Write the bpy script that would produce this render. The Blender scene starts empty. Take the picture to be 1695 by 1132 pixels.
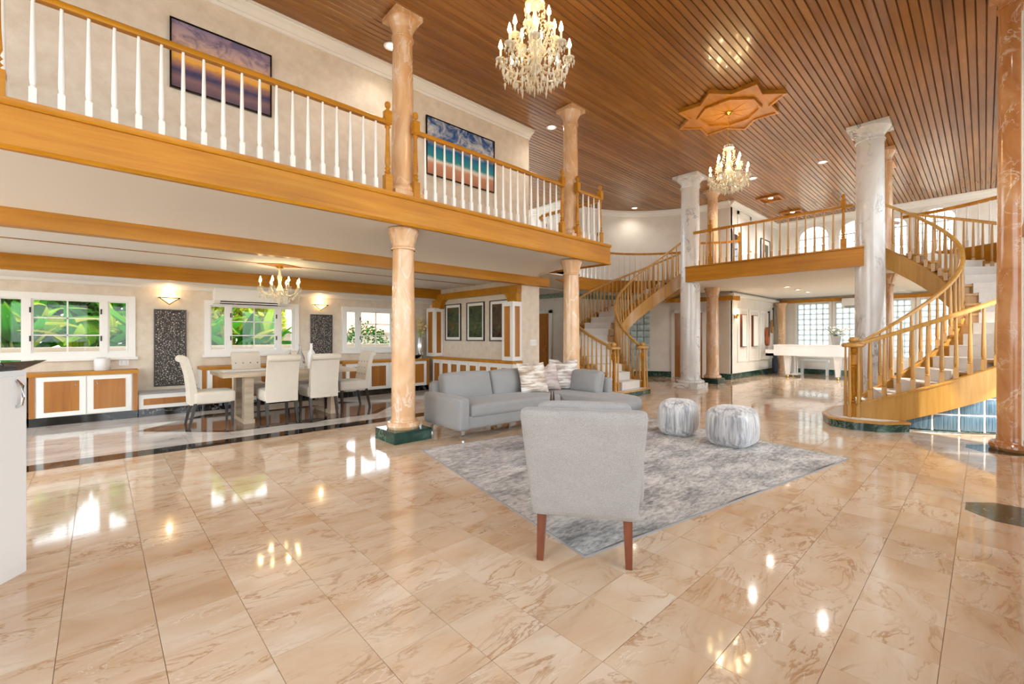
import bpy, bmesh, math, random
from mathutils import Vector, Matrix
random.seed(7)
S = bpy.context.scene
COL = S.collection
R = math.radians

# ------------------------------------------------------------------ camera, sky, light, exposure
cd = bpy.data.cameras.new('camera'); cam = bpy.data.objects.new('camera', cd); COL.objects.link(cam)
cd.sensor_width = 36; cd.lens = 731 / 1695 * 36; cd.shift_y = -9 / 1695; cd.clip_start = .02; cd.clip_end = 300
cam.location = (0, 0, 1.27); cam.rotation_euler = (R(90), 0, R(46.95 - 90))
S.camera = cam
W = bpy.data.worlds.new('sky'); S.world = W; W.use_nodes = True
bg = W.node_tree.nodes['Background']; bg.inputs[0].default_value = (.86, .94, 1, 1); bg.inputs[1].default_value = 3.0
sd = bpy.data.lights.new('sun', 'SUN'); sd.energy = 3.2; sd.angle = R(1.5); sd.color = (1, .94, .84)
sun = bpy.data.objects.new('sun', sd); COL.objects.link(sun); sun.rotation_euler = (R(38), R(-14), R(0))
S.view_settings.view_transform = 'Standard'; S.view_settings.look = 'None'; S.view_settings.gamma = 1
S.view_settings.use_curve_mapping = False; S.view_settings.exposure = .8
cy = S.cycles
cy.max_bounces = 6; cy.diffuse_bounces = 4; cy.glossy_bounces = 3; cy.transmission_bounces = 4; cy.transparent_max_bounces = 12
cy.caustics_reflective = False; cy.caustics_refractive = False; cy.sample_clamp_indirect = 6; cy.use_denoising = True; cy.use_adaptive_sampling = True; cy.adaptive_threshold = .08; cy.adaptive_min_samples = 16

# ------------------------------------------------------------------ materials
def lin(h):
    c = [int(h[i:i + 2], 16) / 255 for i in (0, 2, 4)]
    return tuple(v / 12.92 if v <= .04045 else ((v + .055) / 1.055) ** 2.4 for v in c) + (1,)
M = {}
class NT:
    def __init__(s, name):
        m = bpy.data.materials.new(name); m.use_nodes = True; s.m = m; s.t = m.node_tree; s.n = s.t.nodes; s.l = s.t.links
        s.b = s.n['Principled BSDF']; M[name] = m
    def add(s, ty, ins=None, **kw):
        n = s.n.new(ty)
        for k, v in kw.items(): setattr(n, k, v)
        for k, v in (ins or {}).items(): s.put(n.inputs[k], v)
        return n
    def put(s, sock, v):
        if hasattr(v, 'is_linked') or hasattr(v, 'is_output'): s.l.new(v, sock)
        else: sock.default_value = v
    def set(s, **kw):
        for k, v in kw.items(): s.put(s.b.inputs[k.replace('_', ' ')], v)
    def pos(s): return s.add('ShaderNodeNewGeometry').outputs['Position']
    def obj(s): return s.add('ShaderNodeTexCoord').outputs['Object']
    def scale(s, v, sc, rot=(0, 0, 0)):
        return s.add('ShaderNodeMapping', {'Vector': v, 'Scale': sc, 'Rotation': rot}).outputs[0]
    def noise(s, v, sc, det=4, dist=0, rough=.55):
        return s.add('ShaderNodeTexNoise', {'Vector': v, 'Scale': sc, 'Detail': det, 'Distortion': dist, 'Roughness': rough}).outputs['Fac']
    def ramp(s, f, stops, interp='LINEAR'):
        r = s.add('ShaderNodeValToRGB', {'Fac': f}); e = r.color_ramp; e.interpolation = interp
        while len(e.elements) < len(stops): e.elements.new(.5)
        for el, (p, c) in zip(e.elements, stops): el.position = p; el.color = lin(c) if isinstance(c, str) else (c, c, c, 1)
        return r.outputs[0]
    def mix(s, f, a, b, mode='MIX'):
        n = s.add('ShaderNodeMix', data_type='RGBA', blend_type=mode)
        for i, v in ((0, f), (6, a), (7, b)): s.put(n.inputs[i], v)
        return n.outputs[2]
    def math(s, op, a, b=0.):
        n = s.add('ShaderNodeMath', operation=op); s.put(n.inputs[0], a); s.put(n.inputs[1], b); return n.outputs[0]
    def bump(s, h, st=.2, d=.01):
        n = s.add('ShaderNodeBump', {'Height': h, 'Strength': st, 'Distance': d}); s.l.new(n.outputs[0], s.b.inputs['Normal'])
    def rnd(s): return s.add('ShaderNodeObjectInfo').outputs['Random']
def plain(name, c, rough=.5, metal=0, **kw):
    t = NT(name); t.set(Base_Color=lin(c), Roughness=rough, Metallic=metal, **kw); return t
def marble(name, stops, vein, vstr, sc=1.5, rough=.08, vsc=2.2, v2=None, cell=None, stretch=(1, 1, 1), rot=(0, 0, 0), vw=.03):
    t = NT(name); p = t.pos()
    if cell:
        sp = t.add('ShaderNodeSeparateXYZ', {0: p})
        cx_ = t.math('FLOOR', t.math('DIVIDE', t.math('SUBTRACT', sp.outputs[0], cell[0]), cell[2]))
        cy_ = t.math('FLOOR', t.math('DIVIDE', t.math('SUBTRACT', sp.outputs[1], cell[1]), cell[3]))
        cv = t.add('ShaderNodeCombineXYZ', {0: cx_, 1: cy_}).outputs[0]
        wn = t.add('ShaderNodeTexWhiteNoise', {'Vector': cv})
        off = t.add('ShaderNodeVectorMath', {0: wn.outputs['Color'], 1: (1.3, 1.3, 1.3)}, operation='MULTIPLY').outputs[0]
        p = t.add('ShaderNodeVectorMath', {0: p, 1: off}, operation='ADD').outputs[0]
    q = t.scale(p, stretch, rot)
    base = t.ramp(t.noise(q, sc, 6, .8), stops)
    n = t.noise(q, vsc, 7, 1.6, .6)
    v = t.math('ABSOLUTE', t.math('SUBTRACT', n, .5))
    vm = t.ramp(v, [(0, 1.), (vw, 0.)])
    gate = t.ramp(t.noise(q, sc * .9 + .3, 3), [(.42, 0.), (.62, 1.)])
    c = t.mix(t.math('MULTIPLY', t.math('MULTIPLY', vm, gate), vstr), base, lin(vein))
    if v2:
        n2 = t.noise(q, vsc * 1.7, 6, 2.2, .6); v2m = t.ramp(t.math('ABSOLUTE', t.math('SUBTRACT', n2, .46)), [(0, 1.), (.012, 0.)])
        g2 = t.ramp(t.noise(q, 1.9, 2), [(.55, 0.), (.64, 1.)])
        c = t.mix(t.math('MULTIPLY', t.math('MULTIPLY', v2m, g2), .8), c, lin(v2))
    if cell:
        c = t.mix(.09, c, t.ramp(wn.outputs['Value'], [(0, 'b98a62'), (.5, 'e0c4a0'), (1, 'f3e2cc')]))
    t.set(Base_Color=c, Roughness=rough); t.b.inputs['IOR'].default_value = 1.55
    return t
GX, GY, TX, TY = .1875, .12, .3125, .30
marble('floor_marble', [(.22, 'c39c78'), (.4, 'd5b696'), (.58, 'dfc8ae'), (.8, 'ebdfce')], 'a56f3c', .8, 1.7, .07, 2.4, 'f4eee4', (GX, GY, TX, TY), (.8, 2.0, 1), (0, 0, .3))
marble('white_marble', [(.3, 'c9c4bf'), (.6, 'e2deda'), (.8, 'ece9e6')], '7d7672', .8, 1.4, .07, 1.3, stretch=(1, 2, 1), rot=(0, 0, .6), vw=.02)
marble('black_marble', [(.3, '0c0b0b'), (.7, '191716')], 'b8b2aa', .7, 2, .06, 1.5, vw=.012)
marble('green_marble', [(.3, '0f2a24'), (.55, '1f443b'), (.8, '3a6557')], '86a597', .7, 4, .1, 5, vw=.03)
marble('pink_marble', [(.25, 'cb9666'), (.5, 'dbb084'), (.7, 'e6c49e'), (.9, 'f0d9be')], 'f2e2d2', .8, 2.2, .12, 2.6, stretch=(1.6, 1.6, .6), rot=(.5, .3, 0), vw=.035)
marble('red_marble', [(.25, 'ad6d38'), (.5, 'c68b56'), (.8, 'd8a878')], 'ecd9c4', .9, 2.4, .1, 2.2, stretch=(1.6, 1.6, 1), rot=(.6, .3, 0), vw=.02)
marble('column_marble', [(.3, 'd2d0cd'), (.55, 'e6e4e0'), (.8, 'f0eeea')], '66656c', .9, 1.3, .14, 1.3, stretch=(1.4, 1.4, .8), rot=(.7, .4, 0), vw=.022)
marble('slate_inlay', [(.3, '2a2422'), (.7, '463b36')], '76665c', .5, 2, .07, 2)
marble('brown_inlay', [(.3, '6d5347'), (.7, '8f7362')], 'b9a08e', .5, 2, .07, 2)
def wood(name, a, b, c, rough=.32, sc=1., axis='X', rnd=.25):
    t = NT(name); p = t.obj()
    st = {'X': (.6, 9, 9), 'Y': (9, .6, 9), 'Z': (9, 9, .6)}[axis]
    rr = t.rnd(); p = t.add('ShaderNodeVectorMath', {0: p, 1: t.add('ShaderNodeCombineXYZ', {0: t.math('MULTIPLY', rr, 13.), 1: t.math('MULTIPLY', rr, 7.), 2: t.math('MULTIPLY', rr, 5.)}).outputs[0]}, operation='ADD').outputs[0]
    q = t.scale(p, tuple(v * sc for v in st))
    g = t.ramp(t.noise(q, 1.6, 6, .6, .6), [(.28, a), (.5, b), (.75, c)])
    bl = t.ramp(t.noise(t.scale(p, (1, 1, 1)), 1.1, 2), [(.3, .82), (.7, 1.1)])
    g = t.mix(1., g, bl, 'MULTIPLY')
    if rnd: g = t.mix(rnd, g, t.mix(rr, lin(a), lin(c)))
    t.set(Base_Color=g, Roughness=rough); t.b.inputs['Coat Weight'].default_value = .15
    return t
for nm, ax in (('oak_trim', 'X'), ('oak_trim_cross', 'Y')):
    t = wood(nm, 'ad6c0e', 'bd7e1a', 'ca8f2c', .36, .8, ax, 0); t.b.inputs['Coat Weight'].default_value = 0; t.b.inputs['Specular IOR Level'].default_value = .3
wood('oak_stair', 'b07c34', 'c49348', 'd3a75e', .3, 1, 'Z', .15)
wood('oak_panel', '98580f', 'ac6a1a', 'b97a28', .35, .8, 'Z', .1)
wood('ceiling_plank', '7e4e1c', '9a6328', 'b27c38', .24, .5, 'X', .35)
wood('ceiling_inlay', 'a4640f', 'bb7a20', 'cc8e34', .28, .7, 'X', .1)
wood('pale_oak', 'a8937a', 'c0aa8e', 'd0bda2', .5, 1, 'X', 0)
wood('walnut_leg', '5a2a14', '6e3519', '804324', .3, 1.4, 'Z', 0)
wood('espresso', '241a15', '32251d', '3f3026', .4, 1, 'Z', 0)
plain('white_paint', 'efece6', .45); plain('soffit_white', 'e6e4df', .7); plain('gloss_white', 'eceeef', .12)
plain('groove', '4a2610', .8); plain('grout', 'ae977c', .6)
plain('brass', 'e0b050', .2, 1); plain('chrome', 'd8dadc', .12, 1); plain('black_metal', '14130f', .4, .3)
plain('black_gloss', '0c0c0d', .06); plain('ceramic', 'e9e7e3', .25); plain('plastic_white', 'f0efec', .35)
plain('candle', 'f6ecd6', .4); plain('leaf_dark', '2d5a26', .45); plain('violin', 'b0562a', .25); plain('violin_light', 'c08a4a', .3)
plain('petal', 'f1eee6', .6); plain('straw', 'd9bf84', .8); plain('stucco', 'cfc3b2', .9); plain('roof_tile', 'a97f6c', .9)
plain('grass', '6f8a4a', .9); plain('soil', '8d8474', .95); plain('mirror', 'dfe6ea', .04, 1); plain('bronze_frame', '4a3a2c', .4, .6)
plain('navy', '2f3c4c', .5)
t = NT('wall_cloth'); p = t.pos(); t.set(Base_Color=t.ramp(t.noise(p, 9, 5), [(.3, 'd9c9b4'), (.7, 'e7dac8')]), Roughness=.8); t.bump(t.noise(p, 60, 3), .25, .004)
t = NT('wall_plain'); p = t.pos(); t.set(Base_Color=t.ramp(t.noise(p, 3, 3), [(.3, 'e3ddd3'), (.7, 'ebe6dd')]), Roughness=.75)
def fabric(name, a, b, sc=220, bump=.35, rough=.9, st=(1, 1, 1)):
    t = NT(name); p = t.scale(t.obj(), st); n = t.noise(p, sc, 2)
    n2 = t.noise(p, 7, 3)
    t.set(Base_Color=t.ramp(t.math('ADD', t.math('MULTIPLY', n, .8), t.math('MULTIPLY', n2, .2)), [(.35, a), (.65, b)]), Roughness=rough)
    t.b.inputs['Sheen Weight'].default_value = .2; t.bump(n, bump, .002); return t
fabric('sofa_cloth', '898785', '9c9a98', 300); fabric('linen', '8d8986', 'aaa5a1', 190, .4, st=(1, 1, 2)); fabric('cream_cloth', 'd2c5b2', 'e2d8c8', 260)
fabric('carpet', 'cfc9c0', 'e8e4de', 160, .6); fabric('upper_carpet', 'c9c0b2', 'd8d0c4', 160, .5)
t = NT('rug_pile'); p = t.obj(); a = t.noise(t.scale(p, (1.2, 2.6, 1)), 1.6, 8, .5, .68); b = t.noise(t.scale(p, (6, 16, 1)), 2.2, 6, .6, .7)
t.set(Base_Color=t.ramp(t.math('ADD', t.math('MULTIPLY', a, .55), t.math('MULTIPLY', b, .5)), [(.38, '747272'), (.47, '9c9b9b'), (.53, 'bdbbb9'), (.62, 'dedcd8')]), Roughness=.95); t.bump(b, .4, .004)
t = NT('velvet'); p = t.obj(); a = t.noise(t.scale(p, (14, 14, 1.2)), 1.6, 5, .7, .6)
t.set(Base_Color=t.ramp(a, [(.36, '85858a'), (.48, 'b4b3b4'), (.62, 'dfdddb')]), Roughness=.42); t.b.inputs['Sheen Weight'].default_value = .6
def streak(name, cols):
    t = NT(name); p = t.obj(); a = t.noise(t.scale(p, (1.6, 1, 13)), 2.2, 6, .5, .6)
    t.set(Base_Color=t.ramp(a, [(.3, cols[0]), (.45, cols[1]), (.55, cols[2]), (.7, cols[3])]), Roughness=.55); t.b.inputs['Sheen Weight'].default_value = .4
streak('pillow_tan', ['8c7460', 'b9a48f', 'dcd4c9', 'efebe4']); streak('pillow_rose', ['94807a', 'b8a49c', 'c9bab3', 'e0d8d2']); streak('pillow_grey', ['827874', 'a9988e', 'd8d2cb', 'eae6e0'])
t = NT('pane'); tr = t.add('ShaderNodeBsdfTransparent'); gl = t.add('ShaderNodeBsdfGlossy', {'Roughness': .02}); fr = t.add('ShaderNodeFresnel', {'IOR': 1.35})
mx = t.add('ShaderNodeMixShader', {0: fr.outputs[0], 1: tr.outputs[0], 2: gl.outputs[0]}); t.l.new(mx.outputs[0], t.n['Material Output'].inputs[0])
def blockglass(name, c, trans):
    t = NT(name); tl = t.add('ShaderNodeBsdfTranslucent', {'Color': lin(c)}); gl = t.add('ShaderNodeBsdfGlossy', {'Roughness': .06}); tr = t.add('ShaderNodeBsdfTransparent', {'Color': lin(c)})
    p = t.pos(); w = t.ramp(t.noise(t.scale(p, (9, 9, 9)), 3, 2, 1), [(.35, .0), (.65, 1.)])
    m1 = t.add('ShaderNodeMixShader', {0: t.math('MULTIPLY', t.math('ADD', w, .6), trans), 1: tl.outputs[0], 2: tr.outputs[0]}); fr = t.add('ShaderNodeFresnel', {'IOR': 1.45})
    m2 = t.add('ShaderNodeMixShader', {0: fr.outputs[0], 1: m1.outputs[0], 2: gl.outputs[0]}); t.l.new(m2.outputs[0], t.n['Material Output'].inputs[0])
blockglass('block_glass', 'ebf1f0', .18)
t = NT('block_pale'); p = t.pos(); t.set(Base_Color=t.ramp(t.noise(t.scale(p, (20, 20, 6)), 2, 2), [(.3, '8fabab'), (.7, 'c6d6d4')]), Roughness=.1)
t = NT('block_teal'); p = t.pos(); t.set(Base_Color=t.ramp(t.noise(t.scale(p, (40, 40, 1)), 2, 2), [(.3, '3f5a6c'), (.7, '6f8b9b')]), Roughness=.1)
t = NT('crystal'); t.set(Base_Color=lin('fff3d8'), Roughness=.05); t.b.inputs['Transmission Weight'].default_value = .4; t.b.inputs['IOR'].default_value = 1.5
t = NT('clear_vase'); t.set(Base_Color=lin('f4f8fa'), Roughness=.04); t.b.inputs['Transmission Weight'].default_value = .8; t.b.inputs['IOR'].default_value = 1.3
def emit(name, c, s):
    t = NT(name); t.set(Base_Color=lin(c), Roughness=.5); t.b.inputs['Emission Color'].default_value = lin(c); t.b.inputs['Emission Strength'].default_value = s
emit('bulb', 'ffdf9e', 30); emit('can_glow', 'fff1d6', 12); emit('sconce_glow', 'ffd890', 1.6)
t = NT('banana_leaf'); rr = t.rnd(); p = t.obj(); c = t.ramp(rr, [(0, '1f5a18'), (.5, '3f8a24'), (.8, '86b032'), (1, 'c8c048')]); rib = t.ramp(t.noise(t.scale(p, (1, 30, 1)), 1, 2), [(.4, .75), (.6, 1.15)])
c = t.mix(1., c, rib, 'MULTIPLY'); df = t.add('ShaderNodeBsdfDiffuse', {'Color': c}); tl = t.add('ShaderNodeBsdfTranslucent', {'Color': c}); mx = t.add('ShaderNodeMixShader', {0: .5, 1: df.outputs[0], 2: tl.outputs[0]}); t.l.new(mx.outputs[0], t.n['Material Output'].inputs[0])
plain('stalk', 'a9b860', .6)
t = NT('carved'); p = t.obj(); v = t.add('ShaderNodeTexVoronoi', {'Vector': p, 'Scale': 34., 'Randomness': 1.}, feature='DISTANCE_TO_EDGE').outputs[0]
t.set(Base_Color=t.ramp(v, [(.0, '1f1a17'), (.16, '39302a'), (.3, 'b5aa9c')]), Roughness=.5); t.bump(v, .5, .01)
# paintings (flat prints)
def print_mat(name, stops, cloud, cc, zsc, xsc=3.):
    t = NT(name); g = t.add('ShaderNodeTexCoord').outputs['Generated']; s = t.add('ShaderNodeSeparateXYZ', {0: g})
    n = t.noise(t.scale(g, (xsc, 1, zsc)), 2.2, 7, .8, .6)
    z = t.math('ADD', s.outputs[2], t.math('MULTIPLY', t.math('SUBTRACT', n, .5), .12))
    c = t.ramp(z, stops); n2 = t.noise(t.scale(g, (xsc, 1, zsc * .6)), 2.0, 8, 1, .65)
    m = t.math('MULTIPLY', t.ramp(n2, [(.42, 0.), (.62, 1.)]), t.ramp(s.outputs[2], cloud))
    t.set(Base_Color=t.mix(m, c, lin(cc)), Roughness=.4)
print_mat('sunset_print', [(0, '5a4a5c'), (.16, '8a6a6c'), (.27, '3c3e62'), (.36, '9a7070'), (.45, 'f0b040'), (.56, 'e8b888'), (.75, 'c8a8a0'), (1, '9a88a0')], [(.5, 0.), (.75, .8)], '5d5478', 5)
print_mat('beach_print', [(0, 'b8785a'), (.2, 'cf9470'), (.27, 'e6ded2'), (.33, '2f8f96'), (.45, '0f7f9a'), (.52, '15558a'), (.6, '2a5f9c'), (1, '1d4a86')], [(.5, 0.), (.62, 1.)], 'dcdad6', 4)
for k, (a, b, c) in enumerate((('1a1a12', '3c4426', '7a4a2c'), ('15160f', '344024', '6b5a34'), ('1d1512', '43251c', '4c5432'))):
    t = NT('grove_print_%d' % k); g = t.obj(); n = t.noise(t.scale(g, (1, 4, 2)), 3.2, 8, 1.2, .7); t.set(Base_Color=t.ramp(n, [(.35, a), (.5, b), (.7, c)]), Roughness=.25)
t = NT('green_border'); p = t.pos(); t.set(Base_Color=t.ramp(t.noise(p, 14, 5, 1), [(.35, '5d7a6c'), (.65, 'a9b8a6')]), Roughness=.5)

# ------------------------------------------------------------------ mesh helpers
class MB:
    def __init__(s): s.v = []; s.f = []
    def poly(s, vs, fs):
        o = len(s.v); s.v += [tuple(q) for q in vs]; s.f += [tuple(i + o for i in f) for f in fs]; return s
    def box(s, x0, x1, y0, y1, z0, z1, m=None):
        vs = [Vector((x, y, z)) for z in (z0, z1) for x, y in ((x0, y0), (x1, y0), (x1, y1), (x0, y1))]
        if m: vs = [m @ q for q in vs]
        return s.poly(vs, [(3, 2, 1, 0), (4, 5, 6, 7), (0, 1, 5, 4), (1, 2, 6, 5), (2, 3, 7, 6), (3, 0, 4, 7)])
    def prism(s, pts, z0, z1, m=None, top=None):
        n = len(pts); tp = top or pts
        vs = [Vector((x, y, z0)) for x, y in pts] + [Vector((x, y, z1)) for x, y in tp]
        if m: vs = [m @ q for q in vs]
        return s.poly(vs, [tuple(range(n - 1, -1, -1)), tuple(range(n, 2 * n))] + [(i, (i + 1) % n, n + (i + 1) % n, n + i) for i in range(n)])
    def lathe(s, prof, n=24, c=(0, 0, 0), m=None, cap=True):
        k = len(prof); vs = []
        for i in range(n):
            a = 2 * math.pi * i / n
            for r, z in prof:
                q = Vector((r * math.cos(a), r * math.sin(a), z))
                if m: q = m @ q
                vs.append(q + Vector(c))
        fs = [(i * k + j, ((i + 1) % n) * k + j, ((i + 1) % n) * k + j + 1, i * k + j + 1) for i in range(n) for j in range(k - 1)]
        if cap and prof[0][0] > 1e-5: fs.append(tuple(i * k for i in range(n - 1, -1, -1)))
        if cap and prof[-1][0] > 1e-5: fs.append(tuple(i * k + k - 1 for i in range(n)))
        return s.poly(vs, fs)
    def sweep(s, path, prof, closed=False, cap=True):
        # profile (side, up): side horizontal to the right of travel, up vertical
        n = len(path); k = len(prof); P = [Vector(p) for p in path]; vs = []
        for i in range(n):
            a = P[(i - 1) % n] if (closed or i) else P[0]; b = P[(i + 1) % n] if (closed or i < n - 1) else P[-1]
            d = b - a; d.z = 0; d.normalize(); sd = Vector((d.y, -d.x, 0))
            sc = 1.
            if (closed or 0 < i < n - 1):
                d0 = (P[i] - a); d0.z = 0
                if d0.length > 1e-6: d0.normalize(); sc = 1 / max(.4, d0.dot(d))
            vs += [P[i] + sd * (u * sc) + Vector((0, 0, w)) for u, w in prof]
        fs = [(i * k + j, i * k + (j + 1) % k, ((i + 1) % n) * k + (j + 1) % k, ((i + 1) % n) * k + j) for i in range(n if closed else n - 1) for j in range(k)]
        if cap and not closed: fs += [tuple(range(k - 1, -1, -1)), tuple((n - 1) * k + j for j in range(k))]
        return s.poly(vs, fs)
    def tube(s, path, r, n=8):
        P = [Vector(p) for p in path]; vs = []; N = len(P); ref = Vector((0, 0, 1))
        rr = r if isinstance(r, (list, tuple)) else [r] * N
        for i in range(N):
            d = (P[min(i + 1, N - 1)] - P[max(i - 1, 0)]).normalized()
            u = d.cross(ref)
            if u.length < .05: u = d.cross(Vector((1, 0, 0)))
            u.normalize(); w = u.cross(d)
            vs += [P[i] + (u * math.cos(2 * math.pi * j / n) + w * math.sin(2 * math.pi * j / n)) * rr[i] for j in range(n)]
        fs = [(i * n + j, i * n + (j + 1) % n, (i + 1) * n + (j + 1) % n, (i + 1) * n + j) for i in range(N - 1) for j in range(n)]
        return s.poly(vs, fs + [tuple(range(n - 1, -1, -1)), tuple((N - 1) * n + j for j in range(n))])
    def soft(s, c, size, r=.04, puff=(0, 0, 0), m=None, n=10, fn=None):
        h = [v / 2 for v in size]; c = Vector(c); g = [math.sin(math.pi / 2 * (-1 + 2 * i / n)) for i in range(n + 1)]
        for ax in range(3):
            a, b = (ax + 1) % 3, (ax + 2) % 3
            for sg in (-1, 1):
                vs = []
                for i in range(n + 1):
                    for j in range(n + 1):
                        u = [0, 0, 0]; u[ax] = sg; u[a] = g[i]; u[b] = g[j]
                        q = [u[k] * h[k] for k in range(3)]; inn = [max(-h[k] + r, min(h[k] - r, q[k])) for k in range(3)]
                        d = Vector([q[k] - inn[k] for k in range(3)])
                        if d.length > 1e-9: d.normalize()
                        w = Vector(inn) + d * r
                        for k in range(3):
                            o1, o2 = (k + 1) % 3, (k + 2) % 3
                            w[k] += puff[k] * (w[k] / h[k]) * max(0, 1 - (w[o1] / h[o1]) ** 2) * max(0, 1 - (w[o2] / h[o2]) ** 2)
                        if fn: w = Vector(fn(w))
                        w = w + c
                        vs.append(m @ w if m else w)
                fs = [(i * (n + 1) + j, (i + 1) * (n + 1) + j, (i + 1) * (n + 1) + j + 1, i * (n + 1) + j + 1) for i in range(n) for j in range(n)]
                if sg < 0: fs = [f[::-1] for f in fs]
                s.poly(vs, fs)
        s.merge = True
        return s
    def mesh(s, name, mat, off=(0, 0, 0), sharp=38):
        me = bpy.data.meshes.new(name); o = Vector(off)
        me.from_pydata([Vector(q) - o for q in s.v], [], s.f)
        if getattr(s, 'merge', False):
            b = bmesh.new(); b.from_mesh(me); bmesh.ops.remove_doubles(b, verts=b.verts, dist=1e-5); b.to_mesh(me); b.free()
        me.polygons.foreach_set('use_smooth', [True] * len(me.polygons)); me.set_sharp_from_angle(angle=R(sharp))
        me.materials.append(M[mat]); me.update(); return me
    def build(s, name, mat, parent=None, local=False, kind=None, label=None, sharp=38):
        off = (0, 0, 0)
        if parent is not None and not local: off = wloc(parent)
        return link(name, s.mesh(name, mat, off, sharp), parent, kind=kind, label=label)
def wloc(o):
    v = Vector(o.location)
    while o.parent: o = o.parent; v += o.location
    return v
def link(name, me, parent=None, loc=None, rz=0, kind=None, label=None, scale=None):
    o = bpy.data.objects.new(name, me); COL.objects.link(o)
    if parent is not None: o.parent = parent
    if loc is not None: o.location = loc
    if rz: o.rotation_euler.z = rz
    if scale: o.scale = scale
    if kind: o['kind'] = kind
    if label: o['label'] = label
    return o
def tag(o, label, cat, group=None):
    o['label'] = label; o['category'] = cat
    if group: o['group'] = group
    return o
def thing(name, loc, label, cat, rz=0, group=None):
    o = link(name, None, None, loc, rz); o.empty_display_size = .1; return tag(o, label, cat, group)
def struct(name, mb, mat, label, cat, sharp=38):
    o = mb.build(name, mat, sharp=sharp); o['kind'] = 'structure'; return tag(o, label, cat)
def struct_e(name, loc, label, cat):
    o = thing(name, loc, label, cat); o['kind'] = 'structure'; return o
def part(name, me, parent, wpos, rz=0, scale=None):
    return link(name, me, parent, Vector(wpos) - wloc(parent), rz, scale=scale)
def arc(c, r, a0, a1, n, z=0):
    rx, ry = r if isinstance(r, tuple) else (r, r)
    return [(c[0] + rx * math.cos(R(a0 + (a1 - a0) * i / n)), c[1] + ry * math.sin(R(a0 + (a1 - a0) * i / n)), z) for i in range(n + 1)]
def rf(x0, x1, z0, z1, w): return ((x0, x1, z0, z0 + w), (x0, x1, z1 - w, z1), (x0, x0 + w, z0 + w, z1 - w), (x1 - w, x1, z0 + w, z1 - w))
def bx(x0, x1, y0, y1, z0, z1): return MB().box(x0, x1, y0, y1, z0, z1)
ZC, ZF, ZS = 5.25, 2.96, 2.6        # main ceiling, upper floor, soffit under it
# ------------------------------------------------------------------ floor
FW_, RT_ = (math.cos(R(46.95)), math.sin(R(46.95))), (math.sin(R(46.95)), -math.cos(R(46.95)))
floor = struct_e('floor', (0, 0, 0), 'polished beige marble floor laid in square tiles across the whole room', 'floor')
bx(-4, 18.5, -2.5, 10.2, -.06, -.004).build('grout_bed', 'grout', floor)
tile_me = MB().poly([(0, 0, 0), (TX - .0022, 0, 0), (TX - .0022, TY - .0022, 0), (0, TY - .0022, 0), (0, 0, -.01), (TX - .0022, 0, -.01), (TX - .0022, TY - .0022, -.01), (0, TY - .0022, -.01)],
                    [(0, 1, 2, 3), (0, 4, 5, 1), (1, 5, 6, 2), (2, 6, 7, 3), (3, 7, 4, 0)]).mesh('tile', 'floor_marble')
cells = []
for i in range(-14, 58):
    for j in range(-9, 34):
        x, y = GX + i * TX, GY + j * TY
        if y + TY > 6.12 and x + TX * .5 < 6.6: continue
        xc, yc = x + TX / 2, y + TY / 2
        d = xc * FW_[0] + yc * FW_[1]; r = xc * RT_[0] + yc * RT_[1]
        vis = d > .9 and abs(r / d) < 1.22 and 1.27 / d < .8
        rug = vis and 2.15 < xc < 5.5 and 1.5 < yc - (-.17 * (xc - 2)) < 3.9 and xc > 2.5
        cells.append((not vis, rug, d, x, y))
cells.sort()
for c in cells[:298]: link('tile', tile_me, floor, (c[3], c[4], 0))
mb = MB()
for c in cells[298:]:
    x, y = c[3], c[4]; X1, Y1 = x + TX - .0022, y + TY - .0022
    mb.poly([(x, y, 0), (X1, y, 0), (X1, Y1, 0), (x, Y1, 0), (x, y, -.01), (X1, y, -.01), (X1, Y1, -.01), (x, Y1, -.01)], [(0, 1, 2, 3), (0, 4, 5, 1), (1, 5, 6, 2), (2, 6, 7, 3), (3, 7, 4, 0)])
mb.build('far_tiles', 'floor_marble', floor, kind='stuff')
band = bx(0, .622, 0, .3, -.01, 0).mesh('border_tile', 'black_marble')
for i in range(17): link('border_tile', band, floor, (-4 + i * .625, 6.12, 0))
wt = bx(0, .4665, 0, .4665, -.01, 0).mesh('white_tile', 'white_marble')
for i in range(22):
    for j in range(7): link('white_tile', wt, floor, (-3.9 + i * .4688, 6.424 + j * .4688, 0))
hexo = [(.35, 7.75), (1.25, 6.86), (3.35, 6.86), (4.25, 7.75), (3.35, 8.64), (1.25, 8.64)]
cxh, cyh = 2.3, 7.75
ins = lambda k: [(cxh + (x - cxh) * k, cyh + (y - cyh) * k) for x, y in hexo]
a, b = hexo, ins(.9)
for i in range(6):
    MB().prism([a[i], a[(i + 1) % 6], b[(i + 1) % 6], b[i]], -.002, .0008).build('inlay_strip', 'slate_inlay', floor)
MB().prism(ins(.895), -.002, .0007).build('inlay_field', 'brown_inlay', floor)
MB().prism([(1.9, 6.95), (2.3, 6.76), (2.75, 6.95), (2.3, 7.14)], -.001, .0014).build('inlay_diamond', 'black_marble', floor)
for (x, y) in ((4.75, -.15), (7.35, -.1)):
    MB().prism([(x + .27 * math.cos(R(22.5 + 45 * k)), y + .27 * math.sin(R(22.5 + 45 * k))) for k in range(8)], -.002, .001).build('octagon_inlay', 'green_marble', floor)

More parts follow.
